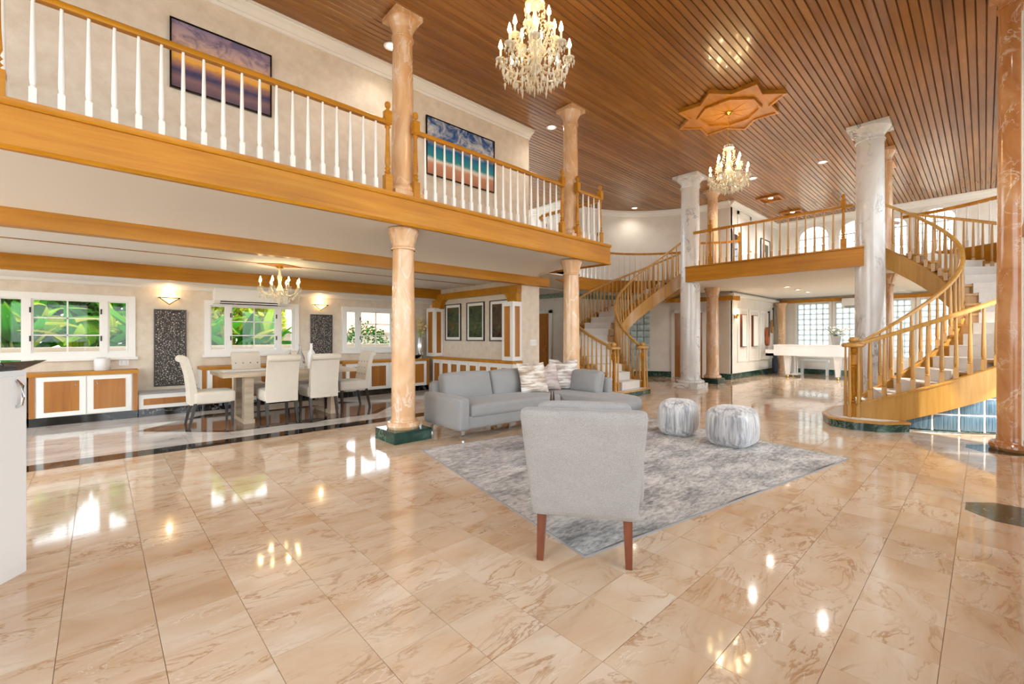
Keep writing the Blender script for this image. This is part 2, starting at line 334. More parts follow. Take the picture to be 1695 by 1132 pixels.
# ------------------------------------------------------------------ main ceiling
ceil = struct_e('ceiling', (0, 0, ZC), 'high tongue and groove wooden plank ceiling over the main hall', 'ceiling')
bx(-4, 18.4, -2.6, 10.2, ZC + .012, ZC + .2).build('backing', 'groove', ceil)
PW = .092
pl = MB().poly([(0, .003, .012), (0, .01, 0), (0, PW - .01, 0), (0, PW - .003, .012), (22.3, .003, .012), (22.3, .01, 0), (22.3, PW - .01, 0), (22.3, PW - .003, .012)],
               [(0, 1, 5, 4), (1, 2, 6, 5), (2, 3, 7, 6), (3, 7, 4, 0)]).mesh('plank', 'ceiling_plank', sharp=10)
for i in range(int(12.6 / PW)): link('plank', pl, ceil, (-4, -2.5 + i * PW, 0))
def star(mcx, mcy, name, label):
    t = thing(name, (mcx, mcy, ZC), label, 'ceiling medallion')
    ro, ri = .87, .64
    pts = [((ro if k % 2 == 0 else ri) * math.cos(R(22.5 * k + 2)), (ro if k % 2 == 0 else ri) * math.sin(R(22.5 * k + 2))) for k in range(16)]
    MB().prism(pts, -.05, 0).build('star_board', 'ceiling_inlay', t, local=True)
    P3 = [(x * .985, y * .985, -.05) for x, y in pts]
    MB().sweep(P3, [(-.02, -.022), (.02, -.022), (.02, .0), (-.02, 0)], closed=True).build('star_moulding', 'ceiling_inlay', t, local=True)
    o8 = [(.49 * math.cos(R(45 * k + 22)), .49 * math.sin(R(45 * k + 22)), -.05) for k in range(8)]
    MB().sweep(o8, [(-.025, -.04), (.025, -.04), (.025, 0), (-.025, 0)], closed=True).build('octagon_moulding', 'ceiling_inlay', t, local=True)
    for k in range(8):
        a, b = o8[k], o8[(k + 1) % 8]
        MB().prism([(.03 * math.cos(R(45 * k + 45)), .03 * math.sin(R(45 * k + 45))), (a[0] * .95, a[1] * .95), (b[0] * .95, b[1] * .95)], -.058, -.045).build('wedge_panel', 'ceiling_inlay', t, local=True)
star(8.05, 3.06, 'ceiling_medallion', 'wooden star medallion on plank ceiling above the smaller looking far chandelier')
star(3.15, 3.04, 'ceiling_medallion', 'wooden star medallion on plank ceiling above the near chandelier')
def crown(name, path, label, side=1, s=1.):
    pr = [(0, 0), (.13 * s, 0), (.13 * s, -.03), (.112 * s, -.03), (.112 * s, -.045), (.075 * s, -.07), (.045 * s, -.11), (.045 * s, -.125), (.028 * s, -.125), (.022 * s, -.165), (0, -.165)]
    mb = MB().sweep(path, [(side * u, w) for u, w in pr] if side > 0 else [(side * u, w) for u, w in pr][::-1])
    return struct(name, mb, 'white_paint', label, 'crown moulding', sharp=12)

# ------------------------------------------------------------------ balcony on the left
bal = thing('balcony', (0, 4.7, ZS), 'long wood faced balcony crossing above the dining room opening', 'balcony')
bal['kind'] = 'structure'
bx(-4, 6.86, 4.76, 6.2, ZS + .02, ZF).build('floor_slab', 'upper_carpet', bal)
bx(-4, 6.86, 4.70, 4.76, ZS, ZF - .02).build('fascia', 'oak_trim', bal)
bx(6.80, 6.87, 4.76, 6.4, ZS, ZF - .02).build('fascia', 'oak_trim', bal)
MB().sweep([(-4, 4.7, ZF - .06), (6.86, 4.7, ZF - .06), (6.86, 6.4, ZF - .06)], [(-.03, 0), (.015, 0), (.03, .02), (.03, .05), (-.03, .065)]).build('nosing', 'oak_trim', bal)
MB().sweep([(-4, 4.7, ZS), (6.86, 4.7, ZS), (6.86, 6.4, ZS)], [(-.03, -.012), (.012, -.012), (.018, .0), (.012, .022), (-.03, .022)]).build('lower_bead', 'oak_trim', bal)
prof = [(4.76, 2.61), (5.2, 2.61), (5.5, 2.6), (5.75, 2.565), (5.95, 2.51), (6.1, 2.43)]
mb = MB(); n = len(prof)
mb.poly([(x, y, z) for x in (-4, 6.3) for y, z in prof], [(i + n, i + 1 + n, i + 1, i) for i in range(n - 1)])
mb.poly([(6.3, y, z) for y, z in prof] + [(6.8, y, 2.615) for y, z in prof], [(i + n, i + 1 + n, i + 1, i) for i in range(n - 1)])
mb.build('soffit', 'soffit_white', bal)
beam = bx(-4, 6.72, 6.06, 6.2, 2.285, 2.45); struct('trim_1', beam, 'oak_trim', 'honey oak beam over the dining room opening', 'beam')
struct('wall_balcony', bx(-4, 6.1, 6.05, 6.2, ZF, ZC).box(5.95, 6.1, 6.2, 9.4, ZF, ZC), 'wall_cloth', 'cream textured wall behind the balcony with two seascape pictures', 'wall')
crown('trim_2', [(-4, 6.05, ZC), (6.1, 6.05, ZC), (6.1, 9.2, ZC)], 'white crown moulding on top of balcony wall')
struct('baseboard_balcony', bx(-4, 6.115, 6.03, 6.05, ZF, ZF + .1), 'white_paint', 'white skirting board along the balcony wall', 'skirting')

# dining room shell
dc = struct_e('ceiling_dining', (2, 7.6, 2.4), 'low white dining room ceiling with a thin wood strip', 'ceiling')
bx(-4, 6.15, 6.2, 9.6, 2.4, 2.6).build('panel', 'soffit_white', dc)
bx(-4, 6.0, 7.59, 7.615, 2.392, 2.4).build('wood_strip', 'oak_panel', dc)
MB().prism([(1.75, 7.6), (2.08, 7.42), (2.41, 7.6), (2.08, 7.78)], 2.385, 2.4).build('wood_diamond', 'oak_panel', dc)
struct('trim_3', bx(-4, 6.05, 9.0, 9.1, 2.18, 2.31).box(-4, 6.05, 9.0, 9.6, 2.31, 2.4), 'oak_trim', 'honey oak cornice beam along the dining window wall', 'beam')
struct('trim_4', MB().sweep([(-4, 9.5, 2.18), (6.05, 9.5, 2.18)], [(0, 0), (.4, 0), (.36, -.03), (.1, -.06), (.06, -.1), (0, -.1)]), 'white_paint', 'white cove under the oak cornice of dining window wall', 'crown moulding')
WINS = [(-1.12, .41), (1.38, 2.93), (3.85, 5.4)]; WZ0, WZ1 = .95, 1.9
mb = bx(-4, 6.2, 9.5, 9.65, 0, WZ0).box(-4, 6.2, 9.5, 9.65, WZ1, 2.7)
xs = [-4] + [v for w in WINS for v in w] + [6.2]
for i in range(0, 8, 2): mb.box(xs[i], xs[i + 1], 9.5, 9.65, WZ0, WZ1)
struct('wall_dining', mb, 'wall_cloth', 'textured beige dining room wall with three garden windows', 'wall')
def casement(k, x0, x1, label):
    w = struct_e('window_%d' % k, ((x0 + x1) / 2, 9.5, WZ0), label, 'window')
    f = MB()
    for (a, b, c, d) in rf(x0 - .02, x1 + .02, WZ0 - .02, WZ1 + .02, .092): f.box(a, b, 9.465, 9.62, c, d)
    f.build('frame', 'white_paint', w)
    bx(x0 - .05, x1 + .05, 9.44, 9.5, WZ0 - .05, WZ0 - .01).build('sill', 'white_paint', w)
    L = x1 - x0; m1, m2 = x0 + .285 * L / 1.55 * 1.25, x1 - .285 * L / 1.55 * 1.25
    for m in (m1, m2):
        mm = bx(m - .04, m + .04, 9.475, 9.6, WZ0 + .07, WZ1 - .07).build('mullion', 'white_paint', w)
        for z in (1.2, 1.62): bx(m - .048 + (.07 if m == m1 else 0), m - .028 + (.07 if m == m1 else 0), 9.465, 9.48, z, z + .08).build('hinge', 'black_metal', mm)
    for a, b in ((x0 + .075, m1 - .04), (m1 + .04, m2 - .04), (m2 + .04, x1 - .075)):
        s_ = MB()
        for q in rf(a, b, WZ0 + .07, WZ1 - .07, .02): s_.box(q[0], q[1], 9.5, 9.56, q[2], q[3])
        sh = s_.build('sash', 'white_paint', w)
        bx(a + .015, b - .015, 9.53, 9.536, WZ0 + .085, WZ1 - .085).build('pane', 'pane', sh)
    a, b = m1 + .06, m2 - .06
    bx((a + b) / 2 - .009, (a + b) / 2 + .009, 9.515, 9.53, WZ0 + .09, WZ1 - .09).build('muntin', 'white_paint', w)
    for z in (1.29, 1.55): bx(a, b, 9.515, 9.53, z - .009, z + .009).build('muntin', 'white_paint', w)
casement(1, *WINS[0], 'white dining window beside the kitchen island, banana plants outside')
casement(2, *WINS[1], 'white dining window under the air conditioner, banana leaves outside')
casement(3, *WINS[2], 'white dining window half behind near marble column, tiled roof outside')
# dining right wall with pictures, partition end
struct('wall_pictures', bx(6.05, 6.2, 6.2, 9.5, 0, 2.6).box(6.2, 6.55, 6.2, 9.3, 0, 2.6), 'wall_cloth', 'warm beige dining side wall carrying three framed forest pictures', 'wall')
struct('trim_5', bx(5.93, 6.05, 6.2, 9.05, 2.14, 2.28).box(5.93, 6.05, 8.85, 9.2, 1.93, 2.14).box(5.93, 6.05, 6.22, 6.48, 1.95, 2.14), 'oak_trim', 'honey oak arch trim above the three forest pictures', 'beam')
mb = MB()
for (y0, sg) in ((8.85, -1), (6.48, 1)):
    pts = [(y0, 2.145)] + [(y0 + sg * .2 * (1 - math.cos(R(a_))), 1.945 + .2 * math.sin(R(a_))) for a_ in (0, 22, 45, 67, 90)]
    n = len(pts); mb.poly([(x, y, z) for x in (5.93, 6.05) for y, z in pts], [tuple(range(n)), tuple(range(2 * n - 1, n - 1, -1))] + [(i, (i + 1) % n, n + (i + 1) % n, n + i) for i in range(n)])
struct('trim_6', mb, 'oak_trim', 'curved oak corner brackets of the arch around forest pictures', 'bracket')
def pilaster(name, y0, y1, x0, x1, label, front):
    t = thing(name, ((x0 + x1) / 2, (y0 + y1) / 2, .78), label, 'pilaster')
    bx(x0, x1, y0, y1, .8, 1.95).build('post', 'white_paint', t)
    w = (y1 - y0)
    bx(x0 - .008, x0, y0 + w * .25, y1 - w * .25, .88, 1.86).build('inlay_panel', 'oak_panel', t)
    d = x1 - x0
    bx(x0 + d * .25, x1 - d * .25, y0 - .008, y0, .88, 1.86).build('inlay_panel', 'oak_panel', t)
pilaster('pilaster', 8.9, 9.25, 5.8, 6.04, 'white pilaster with oak inlays beside the dried flower vase', 0)
pilaster('pilaster', 6.19, 6.5, 5.8, 6.045, 'white pilaster with oak inlays right of the forest pictures', 1)

# ------------------------------------------------------------------ curved stair hall walls, hall, piano room shell
CL, CR = (10.26, 5.27), (10.03, 1.57)
wl = arc(CL, 3.27, 0, 92, 30)
path = [(13.53, 5.1, 0)] + wl + [(10.0, 10.2, 0)]
def wallstrip(path, z0, z1, th=.15): return MB().sweep([(x, y, z0) for x, y, _ in path], [(0, 0), (th, 0), (th, z1 - z0), (0, z1 - z0)])
struct('wall_stair', wallstrip(path, 0, ZC), 'wall_plain', 'cream curved wall wrapping round the left staircase', 'wall')
crown('trim_7', [(x, y, ZC) for x, y, _ in path], 'white crown moulding along the curved stair wall', -1)
struct('trim_8', MB().sweep([(x, y, 2.44) for x, y, _ in path[8:]], [(-.012, 0), (0, 0), (0, .13), (-.012, .13)]), 'green_border', 'green marbled border strip under the hall ceiling behind left staircase', 'border')
struct('baseboard_stair', MB().sweep(path, [(-.02, 0), (0, 0), (0, .17), (-.02, .17)]), 'green_marble', 'green marble skirting along the curved stair wall', 'skirting')
struct('ceiling_hall', bx(6.2, 10.5, 8.2, 10.2, 2.58, 2.7).box(6.2, 7.6, 6.2, 8.3, 2.58, 2.7), 'soffit_white', 'white low ceiling of the hall behind the left staircase', 'ceiling')
struct('wall_hall', bx(6.2, 10.2, 10.05, 10.2, 0, 2.7), 'wall_plain', 'white back wall of the hall beyond the dining partition', 'wall')
XW = 17.7
struct('wall_piano', bx(13.56, XW + .1, 5.1, 5.25, 0, ZC), 'wall_plain', 'white panelled wall of the piano room and landing above', 'wall')
crown('trim_9', [(13.53, 5.1, ZC), (XW, 5.1, ZC), (XW, -3, ZC)], 'white crown moulding above the arched landing windows')
struct('baseboard_piano', MB().sweep([(13.53, 5.1, 0), (XW, 5.1, 0), (XW, -3, 0)], [(0, 0), (.02, 0), (.02, .17), (0, .17)]), 'green_marble', 'green marble skirting around the piano room', 'skirting')
LW = [(3.53, 4.43), (2.45, 3.35), (1.5, 2.28), (.45, 1.3)]; LZ = (.62, 2.38)
AW = [(3.5, 4.42), (2.4, 3.3), (1.55, 2.2), (.5, 1.38)]; AZ0, ASP = 3.45, 4.6
mb = bx(XW, XW + .15, -3, 5.2, 0, LZ[0]).box(XW, XW + .15, -3, 5.2, LZ[1], AZ0)
def strips(mb, W_, z0, z1):
    e = sorted([-3, 5.2] + [v for w in W_ for v in w])
    for i in range(0, len(e), 2): mb.box(XW, XW + .15, e[i], e[i + 1], z0, z1)
strips(mb, LW, *LZ); strips(mb, AW, AZ0, ZC)
for a, b in AW:
    r = (b - a) / 2; c = (a + b) / 2; pts = [(a, ZC), (b, ZC)] + [(c + r * math.cos(R(q)), ASP + min(r, .44) / 1 * math.sin(R(q))) for q in range(0, 181, 15)]
    n = len(pts); mb.poly([(x, y, z) for x in (XW, XW + .15) for y, z in pts], [tuple(range(n)), tuple(range(2 * n - 1, n - 1, -1))] + [(i, n + i, n + (i + 1) % n, (i + 1) % n) for i in range(n)])
struct('wall_far', mb, 'wall_plain', 'white end wall with glass block windows below and arched windows above', 'wall')
DESC = ['nearest the panelled wall', 'second from the panelled wall', 'just right of the marble column', 'seen between the right stair balusters']
blk = MB().soft((0, 0, 0), (.08, .168, .168), .012, (.004, .006, .006), n=4).mesh('glass_block', 'block_glass')
for k, (a, b) in enumerate(LW):
    w = struct_e('window_%d' % (4 + k), (XW, (a + b) / 2, LZ[0]), 'glass block window of the piano room, ' + DESC[k], 'window')
    nc = 5; nr = 10; dy = (b - a) / nc; dz = (LZ[1] - LZ[0]) / nr
    g = MB()
    for i in range(nc + 1): g.box(XW + .02, XW + .1, a + i * dy - .006, a + i * dy + .006, *LZ)
    for j in range(nr + 1): g.box(XW + .02, XW + .1, a, b, LZ[0] + j * dz - .006, LZ[0] + j * dz + .006)
    g.build('grout_grid', 'white_paint', w)
    for i in range(nc):
        for j in range(nr): part('glass_block', blk, w, (XW + .06, a + (i + .5) * dy, LZ[0] + (j + .5) * dz), scale=(1, dy / .178, dz / .178))
    f = MB()
    for q in rf(a - .08, b + .08, LZ[0] - .08, LZ[1] + .08, .08): f.box(XW - .03, XW + .02, *q)
    f.build('frame', 'white_paint', w)
for k, (a, b) in enumerate(AW):
    c, r = (a + b) / 2, (b - a) / 2; rz = min(r, .44)
    w = struct_e('window_%d' % (8 + k), (XW, c, AZ0), 'arched white landing window upstairs, ' + DESC[k], 'window')
    P = [(XW - .02, a, AZ0), (XW - .02, a, ASP)] + [(XW - .02, c - r * math.cos(R(q)), ASP + rz * math.sin(R(q))) for q in range(15, 180, 15)] + [(XW - .02, b, ASP), (XW - .02, b, AZ0)]
    f = MB()
    for i in range(len(P) - 1):
        p0, p1 = Vector(P[i]), Vector(P[i + 1]); d = (p1 - p0).normalized(); nn = Vector((0, d.z, -d.y)) * .05; xx = Vector((.09, 0, 0))
        q = [p0 - nn, p0 + nn, p1 + nn, p1 - nn]; f.poly(q + [v + xx for v in q], [(0, 1, 2, 3), (7, 6, 5, 4), (0, 4, 5, 1), (1, 5, 6, 2), (2, 6, 7, 3), (3, 7, 4, 0)])
    f.build('arch_frame', 'white_paint', w)
    bx(XW + .03, XW + .06, a, b, ASP - .02, ASP + .02).build('transom', 'white_paint', w)
    for i in range(1, 4): y = a + (b - a) * i / 4; bx(XW + .03, XW + .055, y - .012, y + .012, AZ0, ASP).build('muntin', 'white_paint', w)
    for z in (3.75, 4.05, 4.33): bx(XW + .03, XW + .055, a, b, z - .012, z + .012).build('muntin', 'white_paint', w)
    for q in (45, 90, 135):
        MB().tube([(XW + .045, c, ASP), (XW + .045, c - r * .95 * math.cos(R(q)), ASP + rz * .95 * math.sin(R(q)))], .012, 6).build('fan_muntin', 'white_paint', w)
    pts = [(y, z) for _, y, z in P]
    n = len(pts); MB().poly([(x, y, z) for x in (XW + .06, XW + .064) for y, z in pts], [tuple(range(n)), tuple(range(2 * n - 1, n - 1, -1))]).build('pane', 'pane', w)
# right hand stair wall, its unseen glazing added for daylight, and window wall
wr = arc(CR, 3.2, -42, -100, 18)
wrp = wr + [(7.6, -1.65, 0), (7.6, -.42, 0)]
mbw = MB()
for z0, z1 in ((0, .35), (2.55, 3.0), (4.85, ZC)): q = wallstrip(wrp, z0, z1, .15); mbw.poly(q.v, q.f)
for i in (0, 6, 12, 18):
    a_ = R(-42 - 58 * i / 18); x_, y_ = CR[0] + 3.275 * math.cos(a_), CR[1] + 3.275 * math.sin(a_); m_ = Matrix.Translation((x_, y_, 0)) @ Matrix.Rotation(a_, 4, 'Z')
    mbw.box(-.07, .07, -.09, .09, .35, 2.55, m_).box(-.07, .07, -.09, .09, 3.0, 4.85, m_)
struct('wall_stair_right', mbw, 'white_paint', 'white curved wall behind right staircase, unseen, opened to admit daylight', 'wall')
w = struct_e('window_19', (CR[0], CR[1] - 3.25, .35), 'unseen curved glazing added to bring daylight onto the right staircase', 'window')
for z0, z1 in ((.36, 2.54), (3.01, 4.84)):
    for k in range(3):
        q = wallstrip([(x * 1 + 0, y, 0) for x, y, _ in wr[k * 6:k * 6 + 7]], z0, z1, .006); q.build('pane', 'pane', w)
wt_ = bx(-4, 7.34, -.42, -.3, 4.75, ZC).box(-4, 7.34, -.42, -.3, 0, .1)
for x in (-4, -2.1, -.2, 1.7, 3.6, 5.5): wt_.box(x, x + .2, -.42, -.3, .1, 4.75)
wt_.box(7.2, 7.34, -.42, -.27, .1, 4.75)
struct('wall_right', wt_, 'white_paint', 'white window wall along the right edge of the room', 'wall')
for k, x in enumerate((-3.9, -2.0, -.1, 1.8, 3.7, 5.6)):
    x1 = x + 1.8 if k < 5 else 7.2
    w = struct_e('window_%d' % (12 + k), ((x + x1) / 2, -.3, .1), 'tall white framed window in the right hand wall, bay %s' % ['by the marble column', 'second from the marble column', 'third from the marble column', 'behind the camera', 'far behind the camera', 'furthest behind the camera'][5 - k], 'window')
    f = MB()
    for z0, z1 in ((.1, 2.33), (2.44, 4.75)):
        for q in rf(x, x1, z0, z1, .08): f.box(q[0], q[1], -.38, -.28, q[2], q[3])
    f.build('frame', 'white_paint', w); bx(x, x1, -.4, -.27, 2.33, 2.44).build('transom', 'oak_trim', w)
    for z0, z1 in ((.17, 2.26), (2.51, 4.68)): bx(x + .07, x1 - .07, -.345, -.34, z0, z1).build('pane', 'pane', w)
# landing, galleries
land = thing('landing', (10.5, 3.3, ZS), 'wood faced landing bridge between the two white marble columns', 'landing'); land['kind'] = 'structure'
slab = MB().prism([(10.54, 1.62), (12.3, 1.1), (13.3, .3), (13.3, -3), (XW, -3), (XW, 5.1), (13.5, 5.1), (13.4, 6.1), (12.66, 5.95), (11.55, 5.62), (10.54, 5.0)], ZS + .015, ZF)
slab.build('floor_slab', 'upper_carpet', land)
MB().prism([(10.56, 1.64), (12.3, 1.12), (13.3, .32), (13.3, -3), (XW, -3), (XW, 5.1), (13.5, 5.1), (13.4, 6.1), (12.66, 5.95), (11.57, 5.62), (10.56, 5.0)], ZS - .004, ZS + .015).build('soffit', 'soffit_white', land)
bx(10.48, 10.54, 1.55, 5.0, ZS, ZF - .02).build('fascia', 'oak_trim_cross', land)
bx(10.45, 10.56, 1.55, 5.0, ZF - .018, ZF + .012).build('nosing', 'oak_trim_cross', land)
def gallery(c, ri, ro, a0, a1, name, label, lead=None):
    g = thing(name, (c[0], c[1], ZS), label, 'gallery'); g['kind'] = 'structure'
    A = arc(c, ri, a0, a1, 26); B = arc(c, ro, a0, a1, 26)
    if lead: A = A + [lead[0]]; B = B + [lead[1]]
    n = len(A); mb = MB()
    mb.poly([(x, y, z) for z in (ZS, ZF) for pts in (A, B) for x, y, _ in pts],
            [(i, i + 1, n + i + 1, n + i) for i in range(n - 1)] + [(2 * n + i, 3 * n + i, 3 * n + i + 1, 2 * n + i + 1) for i in range(n - 1)])
    mb.build('floor_slab', 'soffit_white', g)
    sg = 1 if a1 < a0 else -1
    MB().sweep([(x, y, ZS) for x, y, _ in A], [(0, -.005), (sg * .03, -.005), (sg * .03, .35), (0, .35)][::sg]).build('fascia', 'oak_trim', g)
    return A
gl_pts = gallery(CL, 2.52, 3.3, 22, 128, 'gallery', 'curved wood edged gallery behind the left staircase', ((7.6, 6.75, 0), (7.2, 8.3, 0)))
gr_pts = gallery(CR, (2.3, 2.58), (3.2, 3.4), -8, -100, 'gallery', 'curved wood edged gallery behind the right staircase')
struct('ceiling_link', bx(6.2, 7.9, 6.2, 8.4, ZS + .01, ZF), 'soffit_white', 'white soffit joining the balcony to the curved gallery', 'ceiling')
# ------------------------------------------------------------------ columns
def column(x, y, z0, z1, r, mat, label, plinth=None, cap='flare', base=True, group=None):
    t = thing('column', (x, y, z0), label, 'column', group=group); H = z1 - z0; zb = 0
    if plinth:
        pw, ph, pm = plinth; zb = ph
        MB().box(-pw, pw, -pw, pw, 0, ph).build('plinth', pm, t, local=True)
    if base:
        MB().lathe([(r * 1.32, zb), (r * 1.42, zb + .03), (r * 1.4, zb + .06), (r * 1.3, zb + .08), (r * 1.12, zb + .083), (r * 1.1, zb + .1), (r * 1.03, zb + .105), (r, zb + .15)], 32).build('base', mat, t, local=True, sharp=24)
    zt = H - (.24 if cap == 'flare' else .26)
    MB().lathe([(r, zb + (.145 if base else 0)), (r * 1.0, zb + H * .3), (r * .9, zt)], 36).build('shaft', mat, t, local=True)
    k = r * .9
    if cap == 'flare':
        n = 48; mb = MB(); rings = [(k * 1.12, zt - .02), (k * 1.15, zt + .0), (k * 1.02, zt + .02), (k * 1.06, zt + .06), (k * 1.24, zt + .15), (k * 1.42, zt + .21), (k * 1.42, zt + .24)]
        vs = []
        for q, (rr, z) in enumerate(rings):
            for i in range(n):
                a = 2 * math.pi * i / n; f = 1 + (.035 * math.cos(12 * a) if 3 <= q <= 5 else 0); vs.append((rr * f * math.cos(a), rr * f * math.sin(a), z))
        mb.poly(vs, [(q * n + i, q * n + (i + 1) % n, (q + 1) * n + (i + 1) % n, (q + 1) * n + i) for q in range(len(rings) - 1) for i in range(n)] + [tuple(range((len(rings) - 1) * n, len(rings) * n))])
        mb.build('capital', mat, t, local=True)
    else:
        MB().lathe([(k * 1.1, zt - .03), (k * 1.12, zt - .01), (k * 1.02, zt), (k * 1.03, zt + .06), (k * 1.2, zt + .12), (k * 1.45, zt + .17), (k * 1.5, zt + .2)], 32).build('capital', mat, t, local=True)
        w = k * 1.5; MB().box(-w, w, -w, w, zt + .2, H - .002).build('abacus', mat, t, local=True)
GP = (.25, .14, 'green_marble')
C1, C2 = (2.77, 4.95), (6.05, 4.95)
column(*C1, 0, ZS, .145, 'pink_marble', 'near pink marble column on a dark green plinth beside sofa arm', GP)
column(*C2, 0, ZS, .145, 'pink_marble', 'pink marble column rising behind the sofa throw pillows', GP)
column(C1[0], 4.97, ZF, ZC, .135, 'pink_marble', 'near pink marble column on the balcony reaching the ceiling', (.21, .07, 'pink_marble'), 'square')
column(C2[0], 4.97, ZF, ZC, .135, 'pink_marble', 'far pink marble column on the balcony reaching the ceiling', (.21, .07, 'pink_marble'), 'square')
column(10.78, 5.02, 0, ZC, .235, 'column_marble', 'tall white marble column beside the left staircase', (.31, .12, 'column_marble'), 'square')
column(10.72, 1.49, 0, ZC, .235, 'column_marble', 'tall white marble column beside the right staircase', (.31, .12, 'column_marble'), 'square')
column(12.25, 5.08, 0, ZS, .16, 'pink_marble', 'pink marble column under landing behind the left white column', (.24, .14, 'green_marble'))
column(12.25, 5.08, ZF, ZC, .14, 'pink_marble', 'pink marble column on landing behind the far chandelier', None, 'square')
column(12.25, 1.46, 0, ZS, .16, 'pink_marble', 'pink marble column under landing behind the right white column', (.24, .14, 'green_marble'))
column(12.25, 1.46, ZF, ZC, .14, 'pink_marble', 'pink marble column on landing behind the right white column', None, 'square')
column(7.52, -.25, 0, ZC, .16, 'red_marble', 'reddish marble column at the right edge of the picture', None, 'square')

# ------------------------------------------------------------------ railings
def baluster_mesh(name, mat, H, s=1.):
    b = .021 * s; q = H * .17
    mb = MB().box(-b, b, -b, b, 0, q)
    mb.lathe([(b * .8, q), (b * .95, q + .012), (b * .7, q + .02), (b * .92, q + .04), (b * .98, q + .09), (b * .9, q + .16), (b * .5, H)], 10)
    return mb.mesh(name, mat)
def newel_mesh(name, mat, H=1.0, w=.042):
    mb = MB().box(-w, w, -w, w, 0, .2).box(-w * .95, w * .95, -w * .95, w * .95, H - .2, H - .05)
    mb.lathe([(w * .9, .2), (w * .6, .215), (w * .9, .235), (w * .55, .255), (w * .85, .28), (w * .55, .3), (w * .8, .34), (w * .62, .5), (w * .5, H - .26), (w * .85, H - .235), (w * .6, H - .215), (w * .9, H - .2)], 14)
    mb.lathe([(w * .9, H - .05), (w * .45, H - .035), (w * .4, H - .02), (w * .75, H + .0), (w * .85, H + .025), (w * .7, H + .05), (w * .3, H + .065), (0, H + .068)], 14)
    return mb.mesh(name, mat)
RAIL = [(-.03, 0), (-.033, .02), (-.028, .045), (-.012, .058), (.012, .058), (.028, .045), (.033, .02), (.03, 0)]
white_bal = baluster_mesh('baluster', 'white_paint', .80); oak_bal = baluster_mesh('baluster', 'oak_stair', .80); oak_newel = newel_mesh('newel_post', 'oak_trim')
RZ = ZF + .79
def railing(name, label, pts, bal_me, spacing, ends, mat='oak_trim', balmat=None):
    t = thing(name, (pts[0][0], pts[0][1], ZF), label, 'railing')
    MB().sweep([(x, y, RZ) for x, y in pts], RAIL).build('handrail', mat, t)
    L = [0]
    for i in range(1, len(pts)): L.append(L[-1] + math.dist(pts[i - 1], pts[i]))
    n = max(2, round(L[-1] / spacing))
    for k in range(1, n):
        s = L[-1] * k / n; i = next(j for j in range(1, len(L)) if L[j] >= s - 1e-9); u = (s - L[i - 1]) / (L[i] - L[i - 1])
        x = pts[i - 1][0] + u * (pts[i][0] - pts[i - 1][0]); y = pts[i - 1][1] + u * (pts[i][1] - pts[i - 1][1])
        part('baluster', bal_me, t, (x, y, ZF))
    for e in ends: part('newel_post', oak_newel, t, (e[0], e[1], ZF))
    return t
YR = 4.78
railing('balcony_railing', 'long balcony railing with white balusters left of near column', [(-3.93, YR), (-.52, YR), (2.47, YR)], white_bal, .148, [(-3.93, YR), (-.53, YR), (2.47, YR)])
railing('balcony_railing', 'balcony railing with white balusters between the two balcony columns', [(2.83, YR), (5.6, YR)], white_bal, .1455, [(2.84, YR), (5.6, YR)])
railing('balcony_railing', 'short balcony railing at the balcony end past far column', [(6.0, YR), (6.65, YR), (6.74, YR + .1), (6.74, 6.3)], white_bal, .16, [(6.0, YR), (6.66, YR)])
railing('gallery_railing', 'curved gallery railing with white balusters behind left staircase', [(x, y) for x, y, _ in arc(CL, 2.6, 20, 128, 30)] + [(7.6, 6.9), (6.8, 6.4)], white_bal, .17, [])
railing('landing_railing', 'oak landing railing above the bridge between the white columns', [(10.53, 1.72), (10.53, 4.82)], oak_bal, .155, [(10.53, 1.87), (10.53, 4.42)])
railing('gallery_railing', 'curved gallery railing with white balusters behind right staircase', [(x, y) for x, y, _ in arc(CR, (2.36, 2.64), -8, -95, 26)], white_bal, .17, [])
railing('landing_railing', 'dark oak rail on landing behind the left white column', [(11.6, 5.5), (12.1, 4.8), (12.3, 4.4)], oak_bal, .15, [(11.75, 5.3), (12.3, 4.4)], 'oak_panel')
railing('landing_railing', 'dark oak rail on landing behind the right white column', [(11.2, 1.6), (12.2, 1.75), (12.9, 1.3)], oak_bal, .15, [(11.2, 1.6)], 'oak_panel')

